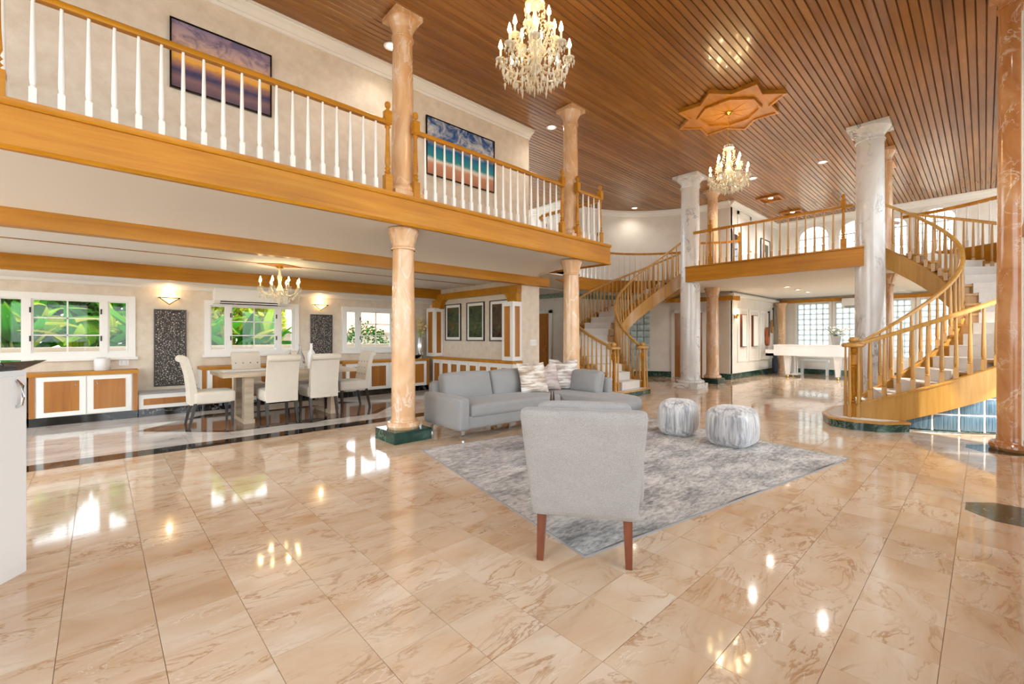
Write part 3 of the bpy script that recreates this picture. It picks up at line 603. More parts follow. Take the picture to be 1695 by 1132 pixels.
# ------------------------------------------------------------------ staircases
def staircase(c, rin, w, a0, a1, zr0, label, plat, newel_s=(0, 1)):
    Z0 = .13
    t = thing('staircase', (c[0], c[1], 0), label, 'staircase')
    def P(s, u, z):
        a = R(a0 + (a1 - a0) * u); return Vector((c[0] + (rin[0] + s * w) * math.cos(a), c[1] + (rin[1] + s * w) * math.sin(a), z))
    zn = lambda u: (zr0 - .9) + u * (3.85 - zr0)
    N = 17
    pf = MB().prism(plat, 0, Z0 - .025).build('platform', 'green_marble', t)
    cxp = sum(p[0] for p in plat) / len(plat); cyp = sum(p[1] for p in plat) / len(plat)
    MB().prism([(cxp + (x - cxp) * 1.03, cyp + (y - cyp) * 1.03) for x, y in plat], Z0 - .025, Z0).build('platform_top', 'oak_stair', t)
    MB().prism([(cxp + (x - cxp) * .86, cyp + (y - cyp) * .86) for x, y in plat], Z0, Z0 + .004).build('platform_carpet', 'carpet', t)
    for i in range(N - 1):
        u0, u1 = i / N, (i + 1) / N; zt = Z0 + (ZF - Z0) * (i + 1) / N; zb = Z0 + (ZF - Z0) * i / N; du = .012
        def wedge(s0, s1, ua, ub, za, zc, m=4):
            lo = [P(s0 + (s1 - s0) * k / m, ua, za) for k in range(m + 1)] + [P(s1 + (s0 - s1) * k / m, ub, za) for k in range(m + 1)]
            n = len(lo); hi = [v + Vector((0, 0, zc - za)) for v in lo]
            return MB().poly(lo + hi, [tuple(range(n - 1, -1, -1)), tuple(range(n, 2 * n))] + [(k, (k + 1) % n, n + (k + 1) % n, n + k) for k in range(n)])
        wedge(.02, .98, u0 - du, u1 + .005, zt - .035, zt).build('tread', 'oak_stair', t)
        wedge(.02, .98, u0, u0 + .008, zb, zt - .03).build('riser', 'oak_stair', t)
        cpt = wedge(.17, .83, u0 - du - .004, u1, zt, zt + .014); q = wedge(.17, .83, u0 - du - .006, u0 - .001, zb + .01, zt + .012)
        cpt.poly(q.v, q.f); cpt.build('carpet', 'carpet', t)
    NS = 48
    for s_, sg in ((0, 1), (1, -1)):
        path = [P(s_, k / NS, 0) for k in range(NS + 1)]; mb = MB(); vs = []
        for k, p in enumerate(path):
            u = k / NS; n_ = Vector((p.x - c[0], p.y - c[1], 0)).normalized() * .03
            lo = max(.0 if u > .03 else 0, zn(u) - .34); hi = max(zn(u) + .02, Z0 + .05)
            vs += [p - n_ + Vector((0, 0, lo)), p + n_ + Vector((0, 0, lo)), p + n_ + Vector((0, 0, hi)), p - n_ + Vector((0, 0, hi))]
        mb.poly(vs, [(4 * k + j, 4 * k + (j + 1) % 4, 4 * k + 4 + (j + 1) % 4, 4 * k + 4 + j) for k in range(NS) for j in range(4)] + [(0, 1, 2, 3), (4 * NS + 3, 4 * NS + 2, 4 * NS + 1, 4 * NS)])
        mb.build('stringer', 'oak_stair', t)
        mb = MB().sweep([tuple(P(s_, k / NS, zn(k / NS) + .015)) for k in range(NS + 1)], [(-.042, 0), (-.042, .02), (-.03, .03), (.03, .03), (.042, .02), (.042, 0)]); mb.build('stringer_cap', 'oak_stair', t)
        rail = [tuple(P(s_, k / NS, zn(k / NS) + .84)) for k in range(NS + 1)]
        MB().sweep(rail, RAIL).build('handrail', 'oak_stair', t)
        LN = (a1 - a0) / 180 * math.pi * ((rin[0] + rin[1]) / 2 + s_ * w); nb = int(abs(LN) / (.118 if s_ == 0 else .14))
        for k in range(1, nb):
            u = k / nb; z = zn(u) + .04; part('baluster', oak_bal, t, P(s_, u, z), scale=(1.25, 1.25, 1.01))
        # newel cluster under a round cap
        p = P(s_, -.01 if s_ == 0 else -.006, Z0); zc = zn(0) + .83
        MB().lathe([(.0, zc), (.12, zc), (.135, zc + .02), (.13, zc + .045), (.1, zc + .06), (0, zc + .062)], 24, (p.x, p.y, 0)).build('newel_cap', 'oak_stair', t)
        MB().lathe([(.03, zc + .06), (.05, zc + .085), (.052, zc + .11), (.035, zc + .14), (0, zc + .145)], 16, (p.x, p.y, 0)).build('finial', 'oak_stair', t)
        nm = part('newel_post', oak_newel, t, (p.x, p.y, Z0), scale=(1, 1, (zc - Z0) / 1.065))
        for k in range(5):
            a = R(72 * k + 20); part('baluster', oak_bal, t, (p.x + .085 * math.cos(a), p.y + .085 * math.sin(a), Z0), scale=(1.05, 1.05, (zc - Z0) / .80))
    mb = MB(); vs = []
    for k in range(NS + 1):
        z = max(.01, zn(k / NS) - .3); vs += [P(.0, k / NS, z), P(1, k / NS, z), P(1, k / NS, z + .02), P(0, k / NS, z + .02)]
    mb.poly(vs, [(4 * k + j, 4 * k + (j + 1) % 4, 4 * k + 4 + (j + 1) % 4, 4 * k + 4 + j) for k in range(NS) for j in range(4)]); mb.build('soffit', 'oak_stair', t)
    return t, P, zn
platL = [(9.2, 5.55), (9.25, 5.3), (9.0, 5.1), (8.5, 5.04), (7.75, 5.06), (7.52, 5.25), (7.5, 5.6), (7.85, 6.1), (8.6, 5.9)]
stL, PL, znL = staircase(CL, (1.33, 1.33), 1.12, 179.2, 15.5, 1.07, 'curved oak staircase with white carpet runner on the left', platL)
platR = [(9.3, 1.25), (9.25, 1.55), (8.7, 1.7), (7.95, 1.66), (7.6, 1.5), (7.5, 1.2), (7.58, .9), (7.85, .68), (8.5, .95)]
stR, PR, znR = staircase(CR, (1.06, 1.33), 1.17, 187.7, 349.3, 1.19, 'curved oak staircase with white carpet runner on the right', platR)
# teal glass block wall under the right stair
gw = thing('glass_block_wall', tuple(PR(.93, .2, 0)), 'curved teal glass block wall under the right staircase', 'glass block wall')
blk2 = MB().soft((0, 0, 0), (.2, .08, .2), .012, (.004, .005, .004), n=4).mesh('glass_block', 'block_teal')
us = [.075 + i * .0405 for i in range(12)]
for i, u in enumerate(us[:-1]):
    p0, p1 = PR(.95, u, 0), PR(.95, us[i + 1], 0); mdl = (p0 + p1) / 2; L = (p1 - p0).length; ang = math.atan2(p1.y - p0.y, p1.x - p0.x)
    for j in range(8):
        z = .14 + j * .215
        if z + .11 > znR(u) - .06: break
        o = part('glass_block', blk2, gw, (mdl.x, mdl.y, z), ang, scale=((L - .018) / .2, 1, 1))
    zt = max(.1, min(znR(u) - .2, 1.8)); m = Matrix.Translation((p0.x, p0.y, 0)) @ Matrix.Rotation(ang, 4, 'Z')
    MB().box(-.012, .012, -.03, .03, .03, zt, m).build('grout_post', 'white_paint', gw)
for j in range(6):
    z = .14 + j * .215 - .1075; pts = [PR(.95, u, z - .009) for u in us if znR(u) - .2 > z or j == 0]
    if len(pts) > 1:
        pts = [PR(.95, us[-1] - (us[-1] - us[len(us) - len(pts)]) * (1 - k / 20), z - .009) for k in range(21)]
        MB().sweep([tuple(p) for p in pts], [(-.03, 0), (-.03, .018), (.03, .018), (.03, 0)]).build('grout_course', 'white_paint' if j else 'green_marble', gw)
# glass block strip in the curved wall behind the left newel
w = struct_e('window_18', (CL[0] + 3.2 * math.cos(R(38)), CL[1] + 3.2 * math.sin(R(38)), .3), 'tall glass block strip in curved wall behind left stair newels', 'window')
blk3 = MB().soft((0, 0, 0), (.06, .19, .19), .012, (.004, .005, .005), n=4).mesh('glass_block', 'block_pale')
for i in range(3):
    for j in range(10):
        a = R(40 + i * 3.6); part('glass_block', blk3, w, (CL[0] + 3.25 * math.cos(a), CL[1] + 3.25 * math.sin(a), .35 + j * .2), a)
# ------------------------------------------------------------------ lamps
def lamp(parent, ty, loc, e, col=(1, .78, .5), r=.08, **kw):
    d = bpy.data.lights.new('lamp_light', ty); d.energy = e; d.color = col; d.shadow_soft_size = r
    for k, v in kw.items(): setattr(d, k, v)
    o = bpy.data.objects.new('lamp_light', d); COL.objects.link(o); o.parent = parent; o.location = loc; return o
drop_v = lambda r, h: ([(r, 0, 0), (0, r, 0), (-r, 0, 0), (0, -r, 0), (0, 0, h * .45), (0, 0, -h)], [(0, 1, 4), (1, 2, 4), (2, 3, 4), (3, 0, 4), (1, 0, 5), (2, 1, 5), (3, 2, 5), (0, 3, 5)])
candle_me = MB().lathe([(.011, 0), (.011, .1), (.006, .104)], 10).mesh('candle', 'candle')
bulb_me = MB().lathe([(.005, 0), (.019, .018), (.021, .034), (.013, .066), (.004, .095), (0, .1)], 10).mesh('bulb', 'bulb')
cup_me = MB().lathe([(.008, -.03), (.012, -.01), (.045, 0), (.052, .012), (.046, .012), (.01, .006)], 12).mesh('drip_pan', 'crystal')
def add_drops(mb, x, y, z, r, h):
    v, f = drop_v(r, h); mb.poly([(a + x, b + y, c_ + z) for a, b, c_ in v], f)
def chandelier(x, y, ztop, label, s=1., chain=.62, tiers=((8, .34, -.58, 0), (6, .2, -.36, 26)), light=70, crown_=True, group=None):
    t = thing('chandelier', (x, y, ztop), label, 'chandelier')
    MB().lathe([(.0, 0), (.07, 0), (.07, -.012), (.05, -.03), (.02, -.045), (.012, -.06), (0, -.06)], 20).build('canopy', 'brass', t, local=True)
    if chain > .1:
        mb = MB(); n = int(chain / .045)
        for k in range(n):
            zc = -.06 - (k + .5) * (chain - .05) / n; P = []
            for q in range(9):
                a = R(45 * q); u, v = .011 * math.cos(a), .03 * math.sin(a)
                P.append((u, 0, zc + v) if k % 2 else (0, u, zc + v))
            mb.tube(P, .003, 4)
        mb.build('chain', 'brass', t, local=True)
    z0 = -chain
    hb = .86 * s
    MB().lathe([(0, z0), (.02, z0), (.03, z0 - .03 * s), (.015, z0 - .08 * s), (.022, z0 - .14 * s), (.05 * s, z0 - .2 * s), (.03 * s, z0 - .28 * s), (.018, z0 - .34 * s), (.055 * s, z0 - .42 * s), (.07 * s, z0 - .47 * s), (.03 * s, z0 - .52 * s), (.025, z0 - .58 * s), (.06 * s, z0 - .64 * s), (.05 * s, z0 - .7 * s), (.015, z0 - .74 * s), (0, z0 - .76 * s)], 16).build('stem', 'crystal', t, local=True)
    MB().lathe([(.03, z0 - .4 * s), (.042 * s, z0 - .41 * s), (.042 * s, z0 - .43 * s), (.03, z0 - .44 * s)], 12).build('collar', 'brass', t, local=True)
    cr = MB()
    if crown_:
        MB().lathe([(.09 * s, z0 - .02), (.1 * s, z0 - .03), (.09 * s, z0 - .04), (.02, z0 - .05)], 16, cap=False).build('crown_ring', 'crystal', t, local=True)
        for k in range(10):
            a = R(36 * k); add_drops(cr, .1 * s * math.cos(a), .1 * s * math.sin(a), z0 - .09 * s, .014 * s, .055 * s); add_drops(cr, .07 * s * math.cos(a), .07 * s * math.sin(a), z0 + .02 * s, .018 * s, .04 * s)
            for q in range(7): add_drops(cr, (.1 - q * .008) * s * math.cos(a), (.1 - q * .008) * s * math.sin(a), z0 - (.15 + q * .035) * s, .007 * s, .012 * s)
    for (n, rr, zz, ph) in tiers:
        rr *= s; zt = z0 + zz * s
        for k in range(n):
            a = R(360 / n * k + ph); ca, sa = math.cos(a), math.sin(a)
            pts = [(ca * rr * u, sa * rr * u, zt + s * w) for u, w in ((.08, -.06), (.3, -.13), (.55, -.14), (.78, -.1), (.93, -.05), (1, 0))]
            arm = MB().tube(pts, [.011 * s, .012 * s, .011 * s, .01 * s, .009 * s, .009 * s], 7).build('arm', 'crystal', t, local=True)
            link('drip_pan', cup_me, arm, (ca * rr, sa * rr, zt), scale=(s, s, s))
            cn = link('candle', candle_me, t, (ca * rr, sa * rr, zt + .005), scale=(s, s, s))
            link('bulb', bulb_me, cn, (0, 0, .1))
            if k % 2 == 0: lamp(t, 'POINT', (ca * rr, sa * rr, zt + .15 * s), light / 7, r=.02)
            for q in range(6):
                b = R(60 * q); add_drops(cr, ca * rr + .046 * s * math.cos(b), sa * rr + .046 * s * math.sin(b), zt - .03 * s, .012 * s, .045 * s)
            for q in range(1, 6):
                u, w = pts[q][:2], pts[q][2]; add_drops(cr, u[0], u[1], w - .05 * s, .012 * s, .04 * s); add_drops(cr, u[0] * .9, u[1] * .9, w - .1 * s, .013 * s, .05 * s)
            b2 = R(360 / n * (k + .5) + ph)
            for q in range(9):     # bead swags between arms
                u = q / 8; bb = a + (R(360 / n)) * u; sg = .09 * s * (1 - (2 * u - 1) ** 2); add_drops(cr, rr * .96 * math.cos(bb), rr * .96 * math.sin(bb), zt - .04 * s - sg, .0085 * s, .012 * s)
            add_drops(cr, rr * .96 * math.cos(b2), rr * .96 * math.sin(b2), zt - .17 * s, .018 * s, .06 * s)
    for (n, rr, zz) in ((16, .27, -.76), (14, .2, -.8), (10, .13, -.83), (6, .06, -.85)) if crown_ else ((6, .04, -.62),):
        for k in range(n):
            a = R(360 / n * k + 9); add_drops(cr, rr * s * math.cos(a), rr * s * math.sin(a), z0 + (zz + .03) * s, .018 * s, .055 * s)
            for q in range(3): add_drops(cr, (rr + .012 * q) * s * math.cos(a), (rr + .012 * q) * s * math.sin(a), z0 + (zz + .09 + .04 * q) * s, .009 * s, .014 * s)
    if crown_:
        for k in range(12):
            a = R(30 * k + 6)
            for q in range(12):
                u = q / 11; rr2 = (.09 + .24 * u ** 1.6) * s; zz2 = z0 - (.12 + .5 * u) * s; add_drops(cr, rr2 * math.cos(a), rr2 * math.sin(a), zz2, .01 * s, .016 * s)
        for (n, rr, zz) in ((22, .32, -.68), (20, .25, -.62), (16, .17, -.56)):
            for k in range(n): a = R(360 / n * k + 4); add_drops(cr, rr * s * math.cos(a), rr * s * math.sin(a), z0 + zz * s, .016 * s, .05 * s)
    o = cr.build('crystal_drops', 'crystal', t, local=True, kind='stuff', sharp=5)
    return t
chandelier(3.15, 3.04, ZC - .06, 'large crystal chandelier hanging nearest to the camera, cut by top edge', 1.0, .6, light=60)
chandelier(8.05, 3.06, ZC - .06, 'far crystal chandelier hanging below the visible star medallion', .93, .6, light=75)
chandelier(2.08, 7.6, 2.385, 'small crystal candle chandelier over the dining table', .8, .02, ((8, .36, -.42, 10),), 14, crown_=False)
fl = thing('flush_chandelier', (13.3, 1.7, ZC), 'small beaded crystal ceiling light behind the right white column', 'ceiling light')
bx(-.3, .3, -.3, .3, -.04, 0).build('wood_square', 'ceiling_inlay', fl, local=True)
MB().lathe([(.2, -.05), (.21, -.07), (.2, -.09)], 24, cap=False).build('brass_ring', 'brass', fl, local=True)
mb = MB()
for q in range(8):
    rr = .2 * math.cos(R(11 * q))
    for k in range(max(4, int(26 * rr / .2))): a = R(360 * k / max(4, int(26 * rr / .2))); add_drops(mb, rr * math.cos(a), rr * math.sin(a), -.1 - .3 * math.sin(R(11 * q)), .02, .03)
mb.build('crystal_beads', 'crystal', fl, local=True, kind='stuff', sharp=5); lamp(fl, 'POINT', (0, 0, -.15), 8, r=.05)
can_t = MB().lathe([(.055, .0), (.09, 0), (.1, -.008), (.085, -.014), (.06, -.006)], 24, cap=False).mesh('trim_ring', 'white_paint'); can_l = MB().lathe([(0, -.004), (.058, -.004)], 20).mesh('lens', 'can_glow')
for x, y, lb in ((6.28, 5.62, 'recessed ceiling light left of the far balcony column'), (12.1, 7.4, 'recessed ceiling light over the curved stair wall'), (12.05, 2.52, 'recessed ceiling light right of far chandelier, near white column'),
                 (12.0, 3.98, 'recessed ceiling light touching the far chandelier edge'), (2.92, 5.55, 'recessed ceiling light half behind near balcony column'), (5.6, 1.0, 'recessed ceiling light over the rug near window wall')):
    t = thing('recessed_light', (x, y, ZC), lb, 'recessed light'); link('trim_ring', can_t, t); link('lens', can_l, t)
    o = lamp(t, 'SPOT', (0, 0, -.03), 18 if y > 5 else 130, (1, .93, .84), .025, spot_size=R(140), spot_blend=1)
for x, y, lb in ((14.1, 4.2, 'square wood framed ceiling light over the landing, nearer one'), (16.2, 4.2, 'square wood framed ceiling light over the landing, farther one')):
    t = thing('square_downlight', (x, y, ZC), lb, 'recessed light')
    f = MB()
    for q in ((-.3, .3, -.3, -.24), (-.3, .3, .24, .3), (-.3, -.24, -.24, .24), (.24, .3, -.24, .24)): f.box(*q, -.05, 0)
    f.build('wood_frame', 'oak_panel', t, local=True); link('lens', can_l, t, (0, 0, -.004)); lamp(t, 'SPOT', (0, 0, -.03), 90, (1, .93, .84), .06, spot_size=R(150), spot_blend=1)
for k, (x, y) in enumerate(((13.4, 3.6), (14.4, 3.6), (15.4, 3.6))):
    t = thing('recessed_light', (x, y, ZS - .005), 'small recessed downlight in the soffit before the piano, ' + ['nearest', 'middle', 'farthest'][k] + ' of three', 'recessed light'); link('trim_ring', can_t, t); link('lens', can_l, t)
    lamp(t, 'SPOT', (0, 0, -.03), 55, (1, .94, .86), .06, spot_size=R(150), spot_blend=1)
def sconce(x, lb):
    t = thing('wall_sconce', (x, 9.5, 1.82), lb, 'wall lamp')
    MB().poly([(-.135, -.01, .1), (.135, -.01, .1), (0, -.01, -.005), (-.12, -.1, .1), (.12, -.1, .1), (0, -.06, .005)], [(0, 2, 1), (3, 4, 5), (0, 3, 5, 2), (1, 2, 5, 4)]).build('glass_shade', 'sconce_glow', t, local=True)
    mb = MB()
    for a, b in (((-.14, -.1, .105), (.14, -.1, .105)), ((-.14, -.1, .105), (0, -.06, -.005)), ((.14, -.1, .105), (0, -.06, -.005)), ((-.14, -.1, .105), (-.14, 0, .105)), ((.14, -.1, .105), (.14, 0, .105))): mb.tube([a, b], .008, 6)
    mb.build('wire_frame', 'bronze_frame', t, local=True); lamp(t, 'POINT', (0, -.08, .16), 1, r=.03)
sconce(.865, 'triangular glowing wall sconce above the left carved panel'); sconce(3.365, 'triangular glowing wall sconce above the right carved panel')

# ------------------------------------------------------------------ pictures and wall pieces
def picture(name, lb, c, w, h, axis, mat, fw=.025, fm='black_gloss', matte=0, cat='picture', th=.03):
    # axis '-Y' faces -Y (on Y wall), '-X' faces -X
    t = thing(name, c, lb, cat, 0 if axis == '-Y' else R(-90))
    f = MB()
    for q in rf(-w / 2, w / 2, -h / 2, h / 2, fw): f.box(q[0], q[1], -th, 0, q[2], q[3])
    f.build('frame', fm, t, local=True)
    if matte:
        bx(-w / 2 + fw, w / 2 - fw, -.012, 0, -h / 2 + fw, h / 2 - fw).build('mat_board', 'petal', t, local=True)
    m = fw + matte; bx(-w / 2 + m, w / 2 - m, -.016, -.012 if matte else 0, -h / 2 + m, h / 2 - m).build('print', mat, t, local=True)
    return t
picture('seascape_picture', 'framed sunset sky seascape on the balcony wall at left', (1.055, 6.04, 4.36), 1.0, .76, '-Y', 'sunset_print', .015)
picture('seascape_picture', 'framed turquoise beach seascape on the balcony wall', (4.48, 6.04, 4.31), 1.42, .93, '-Y', 'beach_print', .015)
for k, (y0, y1) in enumerate(((8.13, 8.82), (7.31, 7.96), (6.52, 7.15))):
    picture('forest_picture', 'white matted forest picture, ' + ['leftmost', 'middle', 'rightmost'][k] + ' of three on dining side wall', (6.045, (y0 + y1) / 2, 1.6), .62, .85, '-X', 'grove_print_%d' % k, .02, 'espresso', .06)
for k, (x, n_) in enumerate(((.885, 'left'), (3.4, 'right'))):
    t = thing('carved_panel', (x, 9.5, 1.08), 'dark carved openwork wall panel on the dining wall, %s of two' % n_, 'wall art')
    bx(-.205, .205, -.022, 0, -.63, .63).build('carving', 'carved', t, local=True)
    f = MB()
    for q in rf(-.22, .22, -.65, .65, .02): f.box(q[0], q[1], -.035, 0, q[2], q[3])
    f.build('frame', 'espresso', t, local=True)
def aircon(c, L, rz, lb):
    t = thing('air_conditioner', c, lb, 'air conditioner', rz)
    pr = [(0, 0), (-.16, .0), (-.21, .05), (-.22, .16), (-.2, .29), (-.15, .31), (0, .31)]
    n = len(pr); MB().poly([(x, y, z) for x in (-L / 2, L / 2) for y, z in pr], [tuple(range(n)), tuple(range(2 * n - 1, n - 1, -1))] + [(i, n + i, n + (i + 1) % n, (i + 1) % n) for i in range(n)]).build('casing', 'plastic_white', t, local=True)
    MB().poly([(x, y, z) for x in (-L * .43, L * .36) for y, z in ((-.165, -.003), (-.214, .045), (-.2, .06), (-.15, .01))], [(0, 1, 5, 4), (1, 2, 6, 5), (2, 3, 7, 6), (3, 0, 4, 7), (0, 3, 2, 1), (4, 5, 6, 7)]).build('vent_slot', 'black_metal', t, local=True)
    bx(-L * .43, L * .36, -.2, -.19, .012, .03).build('louvre', 'plastic_white', t, local=True)
aircon((2.09, 9.5, 1.86), 1.2, 0, 'white split air conditioner above the middle dining window')
aircon((XW - .02, 2.62, 2.2), 1.05, R(-90), 'white split air conditioner on the far piano room wall')
def plate(c, rz, lb, w=.12, h=.12, sw=2):
    t = thing('switch_plate', c, lb, 'light switch', rz); bx(-w / 2, w / 2, -.008, 0, -h / 2, h / 2).build('plate', 'plastic_white', t, local=True)
    for k in range(sw): x = (k - (sw - 1) / 2) * w / sw; bx(x - .012, x + .012, -.014, -.008, -.03, .03).build('toggle', 'ceramic', t, local=True)
plate((6.37, 6.195, 1.15), 0, 'white double switch plate on partition beside the pilaster', .16, .12, 3)
plate((13.52, 5.4, 1.2), R(-90), 'white switch plates stacked on wall behind pink column', .1, .34, 1)

# ------------------------------------------------------------------ dining furniture
ch_prof_out = [(-.26, .32), (-.265, .5), (-.29, .72), (-.335, .9), (-.37, .955), (-.375, .985), (-.35, 1.005), (-.315, 1.005), (-.285, .98), (-.265, .93), (-.225, .78), (-.19, .6), (-.17, .46), (-.17, .32)]
def dining_chair(x, y, rz, lb, tuft=True):
    t = thing('dining_chair', (x, y, 0), lb, 'chair', rz, 'cream dining chairs')
    w = .212; n = len(ch_prof_out); mb = MB(); rings = ((-w, .93), (-w + .02, 1.), (w - .02, 1.), (w, .93))
    cyy = sum(p[0] for p in ch_prof_out) / n; vs = []
    for xx, k in rings:
        for (py, pz) in ch_prof_out:
            cz = pz; cyl = -.22 - .16 * max(0, (pz - .4)) ** 1.3
            vs.append((xx, cyl + (py - cyl) * k, pz if k == 1 else pz * .992 + .004))
    m = len(rings); mb.poly(vs, [(a * n + i, a * n + (i + 1) % n, (a + 1) * n + (i + 1) % n, (a + 1) * n + i) for a in range(m - 1) for i in range(n)] + [tuple(range(n - 1, -1, -1)), tuple((m - 1) * n + i for i in range(n))])
    b = mb.build('backrest', 'cream_cloth', t, local=True, sharp=50)
    MB().lathe([(0, -w - .004), (.042, -w - .004), (.05, -w + .012), (.05, w - .012), (.042, w + .004), (0, w + .004)], 16, (0, -.338, .958), Matrix.Rotation(R(90), 4, 'Y')).build('top_roll', 'cream_cloth', t, local=True)
    MB().soft((0, .03, .41), (.45, .5, .17), .035, (0, 0, .02)).build('seat', 'cream_cloth', t, local=True)
    for sx in (-1, 1):
        for (fy, dy) in ((.24, .0), (-.2, -.07)):
            MB().prism([(sx * .195 - .022, fy - .022), (sx * .195 + .022, fy - .022), (sx * .195 + .022, fy + .022), (sx * .195 - .022, fy + .022)][::1], .34, 0, None, [(sx * .2 - .014, fy + dy - .014), (sx * .2 + .014, fy + dy - .014), (sx * .2 + .014, fy + dy + .014), (sx * .2 - .014, fy + dy + .014)]).build('leg', 'espresso', t, local=True)
    if tuft:
        mb = MB()
        for j, zz in enumerate((.6, .71, .82)):
            for k in range(4 if j % 2 == 0 else 3):
                xx = (k - (1.5 if j % 2 == 0 else 1)) * .11; yy = -.19 - (zz - .6) * .22
                mb.lathe([(.013, 0), (.012, .006), (0, .009)], 8, (xx, yy + .004, zz), Matrix.Rotation(R(-90), 4, 'X'))
        mb.build('tufting_buttons', 'linen', b, local=True)
dining_chair(1.17, 7.65, R(-90), 'cream dining chair at the left head of table, seen from side')
dining_chair(1.955, 7.26, 0, 'cream dining chair with its back to camera, left of two')
dining_chair(2.58, 7.33, 0, 'cream dining chair with its back to camera, right of two')
dining_chair(3.3, 7.78, R(90), 'cream tufted dining chair at right head of table by column')
dining_chair(1.85, 8.42, R(180), 'cream tufted dining chair facing camera behind table, left one')
dining_chair(2.72, 8.42, R(180), 'cream tufted dining chair behind table beyond the glass bottles')
t = thing('dining_table', (2.2, 7.73, 0), 'pale oak dining table with slab legs', 'table')
bx(1.25, 3.16, 7.2, 8.2, .69, .745).build('tabletop', 'pale_oak', t)
for x in (1.6, 2.84):
    for y in (7.34, 7.9): bx(x - .06, x + .06, y, y + .16, .06, .69).build('leg', 'pale_oak', t)
    bx(x - .07, x + .07, 7.32, 8.08, 0, .06).build('foot', 'pale_oak', t)
bx(1.6, 2.84, 7.66, 7.74, .12, .2).build('stretcher', 'pale_oak', t)
t = thing('table_runner', (1.72, 7.7, .745), 'white woven cloth lying on the left of dining table', 'table runner'); bx(-.4, .3, -.2, .2, 0, .006).build('cloth', 'carpet', t, local=True); bx(-.4, .3, -.21, -.2, 0, .007).build('hem', 'linen', t, local=True)
def bottle(x, y, pr, lb, mat='clear_vase'):
    t = thing('glass_bottle', (x, y, .745), lb, 'bottle', group='bottles on the dining table'); n = len(pr)
    MB().lathe(pr, 24).build('body', mat, t, local=True); r = pr[-1][0]; z = pr[-1][1]
    MB().lathe([(r, z), (r + .008, z + .004), (r + .008, z + .012), (r * .6, z + .014)], 16).build('lip', mat, t, local=True)
bottle(2.42, 7.72, [(0, 0), (.07, 0), (.085, .06), (.07, .18), (.035, .26), (.018, .32), (.016, .38)], 'squat tapered glass bottle in middle of dining table')
bottle(2.56, 7.6, [(0, 0), (.06, 0), (.065, .2), (.055, .26), (.022, .31), (.02, .4)], 'tall white straight bottle on dining table beside right chair', 'ceramic')
bottle(2.3, 7.85, [(0, 0), (.045, 0), (.05, .15), (.03, .22), (.014, .26), (.014, .3)], 'small slim glass bottle on dining table, leftmost')
# cabinets along the window wall
def cabinet(x0, x1, doors, lb, yf=9.05, zt=.75):
    t = thing('cabinet', ((x0 + x1) / 2, 9.3, 0), lb, 'cabinet')
    bx(x0, x1, yf + .02, 9.49, .12, zt - .05).build('body', 'white_paint', t)
    bx(x0 - .01, x1 + .01, yf - .02, 9.49, zt - .05, zt).build('top', 'oak_trim', t)
    bx(x0, x1, yf + .03, 9.49, 0, .12).build('toe_kick', 'black_marble', t)
    for s in (x0, x1 - .06): bx(s, s + .06, yf, yf + .02, .12, zt - .05).build('post', 'oak_panel', t)
    w = (x1 - x0 - .14) / doors
    for k in range(doors):
        a = x0 + .07 + k * w + .006; b = a + w - .012
        d = bx(a, b, yf, yf + .02, .13, zt - .06).build('door', 'white_paint', t)
        bx(a + .07, b - .07, yf - .004, yf + .002, .19, zt - .12).build('door_panel', 'oak_panel', d)
        hx = b - .11 if k % 2 == 0 else a + .11
        MB().tube([(hx, yf - .004, zt - .2), (hx, yf - .022, zt - .19), (hx, yf - .022, zt - .15), (hx, yf - .004, zt - .14)], .005, 6).build('handle', 'chrome', d)
cabinet(-.72, .44, 2, 'low white and oak cabinet under the left dining window'); cabinet(-1.9, -.74, 2, 'low white and oak cabinet at far left behind the kitchen island')
cabinet(1.27, 3.0, 3, 'low white and oak cabinet behind dining table under middle window'); cabinet(3.67, 5.75, 4, 'low white and oak cabinet under the right dining window')
for k, (x0, x1) in enumerate(((.45, 1.26), (3.01, 3.66))):
    t = thing('window_bench', ((x0 + x1) / 2, 9.3, 0), 'low white bench with oak inlay under the %s carved panel' % ('left', 'right')[k], 'bench')
    bx(x0, x1, 9.09, 9.49, .12, .35).build('body', 'white_paint', t); bx(x0, x1, 9.07, 9.49, .35, .375).build('seat_top', 'linen', t); bx(x0, x1, 9.1, 9.49, 0, .12).build('toe_kick', 'black_marble', t); bx(x0 + .06, x1 - .06, 9.082, 9.09, .18, .28).build('inlay_panel', 'oak_panel', t)
t = thing('side_cabinet', (5.93, 7.6, 0), 'long white and oak wainscot cabinet under the forest pictures', 'cabinet')
bx(5.82, 6.05, 6.2, 9.0, .12, .72).build('body', 'white_paint', t); bx(5.78, 6.05, 6.17, 9.0, .74, .79).build('top', 'oak_trim', t); bx(5.84, 6.05, 6.22, 9.0, 0, .12).build('toe_kick', 'black_marble', t); bx(5.8, 6.22, 6.18, 6.2, .12, .74).build('end_panel', 'white_paint', t)
bx(5.82, 6.05, 6.2, 9.0, .72, .74).build('rail', 'white_paint', t)
for k in range(8):
    y0 = 6.24 + k * .342
    d = bx(5.805, 5.82, y0 + .006, y0 + .336, .14, .71).build('door', 'white_paint', t)
    bx(5.8, 5.806, y0 + .07, y0 + .272, .2, .65).build('door_panel', 'oak_panel', d)
bx(5.88, 6.0, 6.172, 6.18, .2, .66).build('end_inlay', 'oak_panel', t); bx(6.06, 6.16, 6.172, 6.18, .2, .66).build('end_inlay', 'oak_panel', t)
t = thing('speaker', (.03, 9.3, .75), 'small white cloth speaker on cabinet beside wall socket', 'speaker')
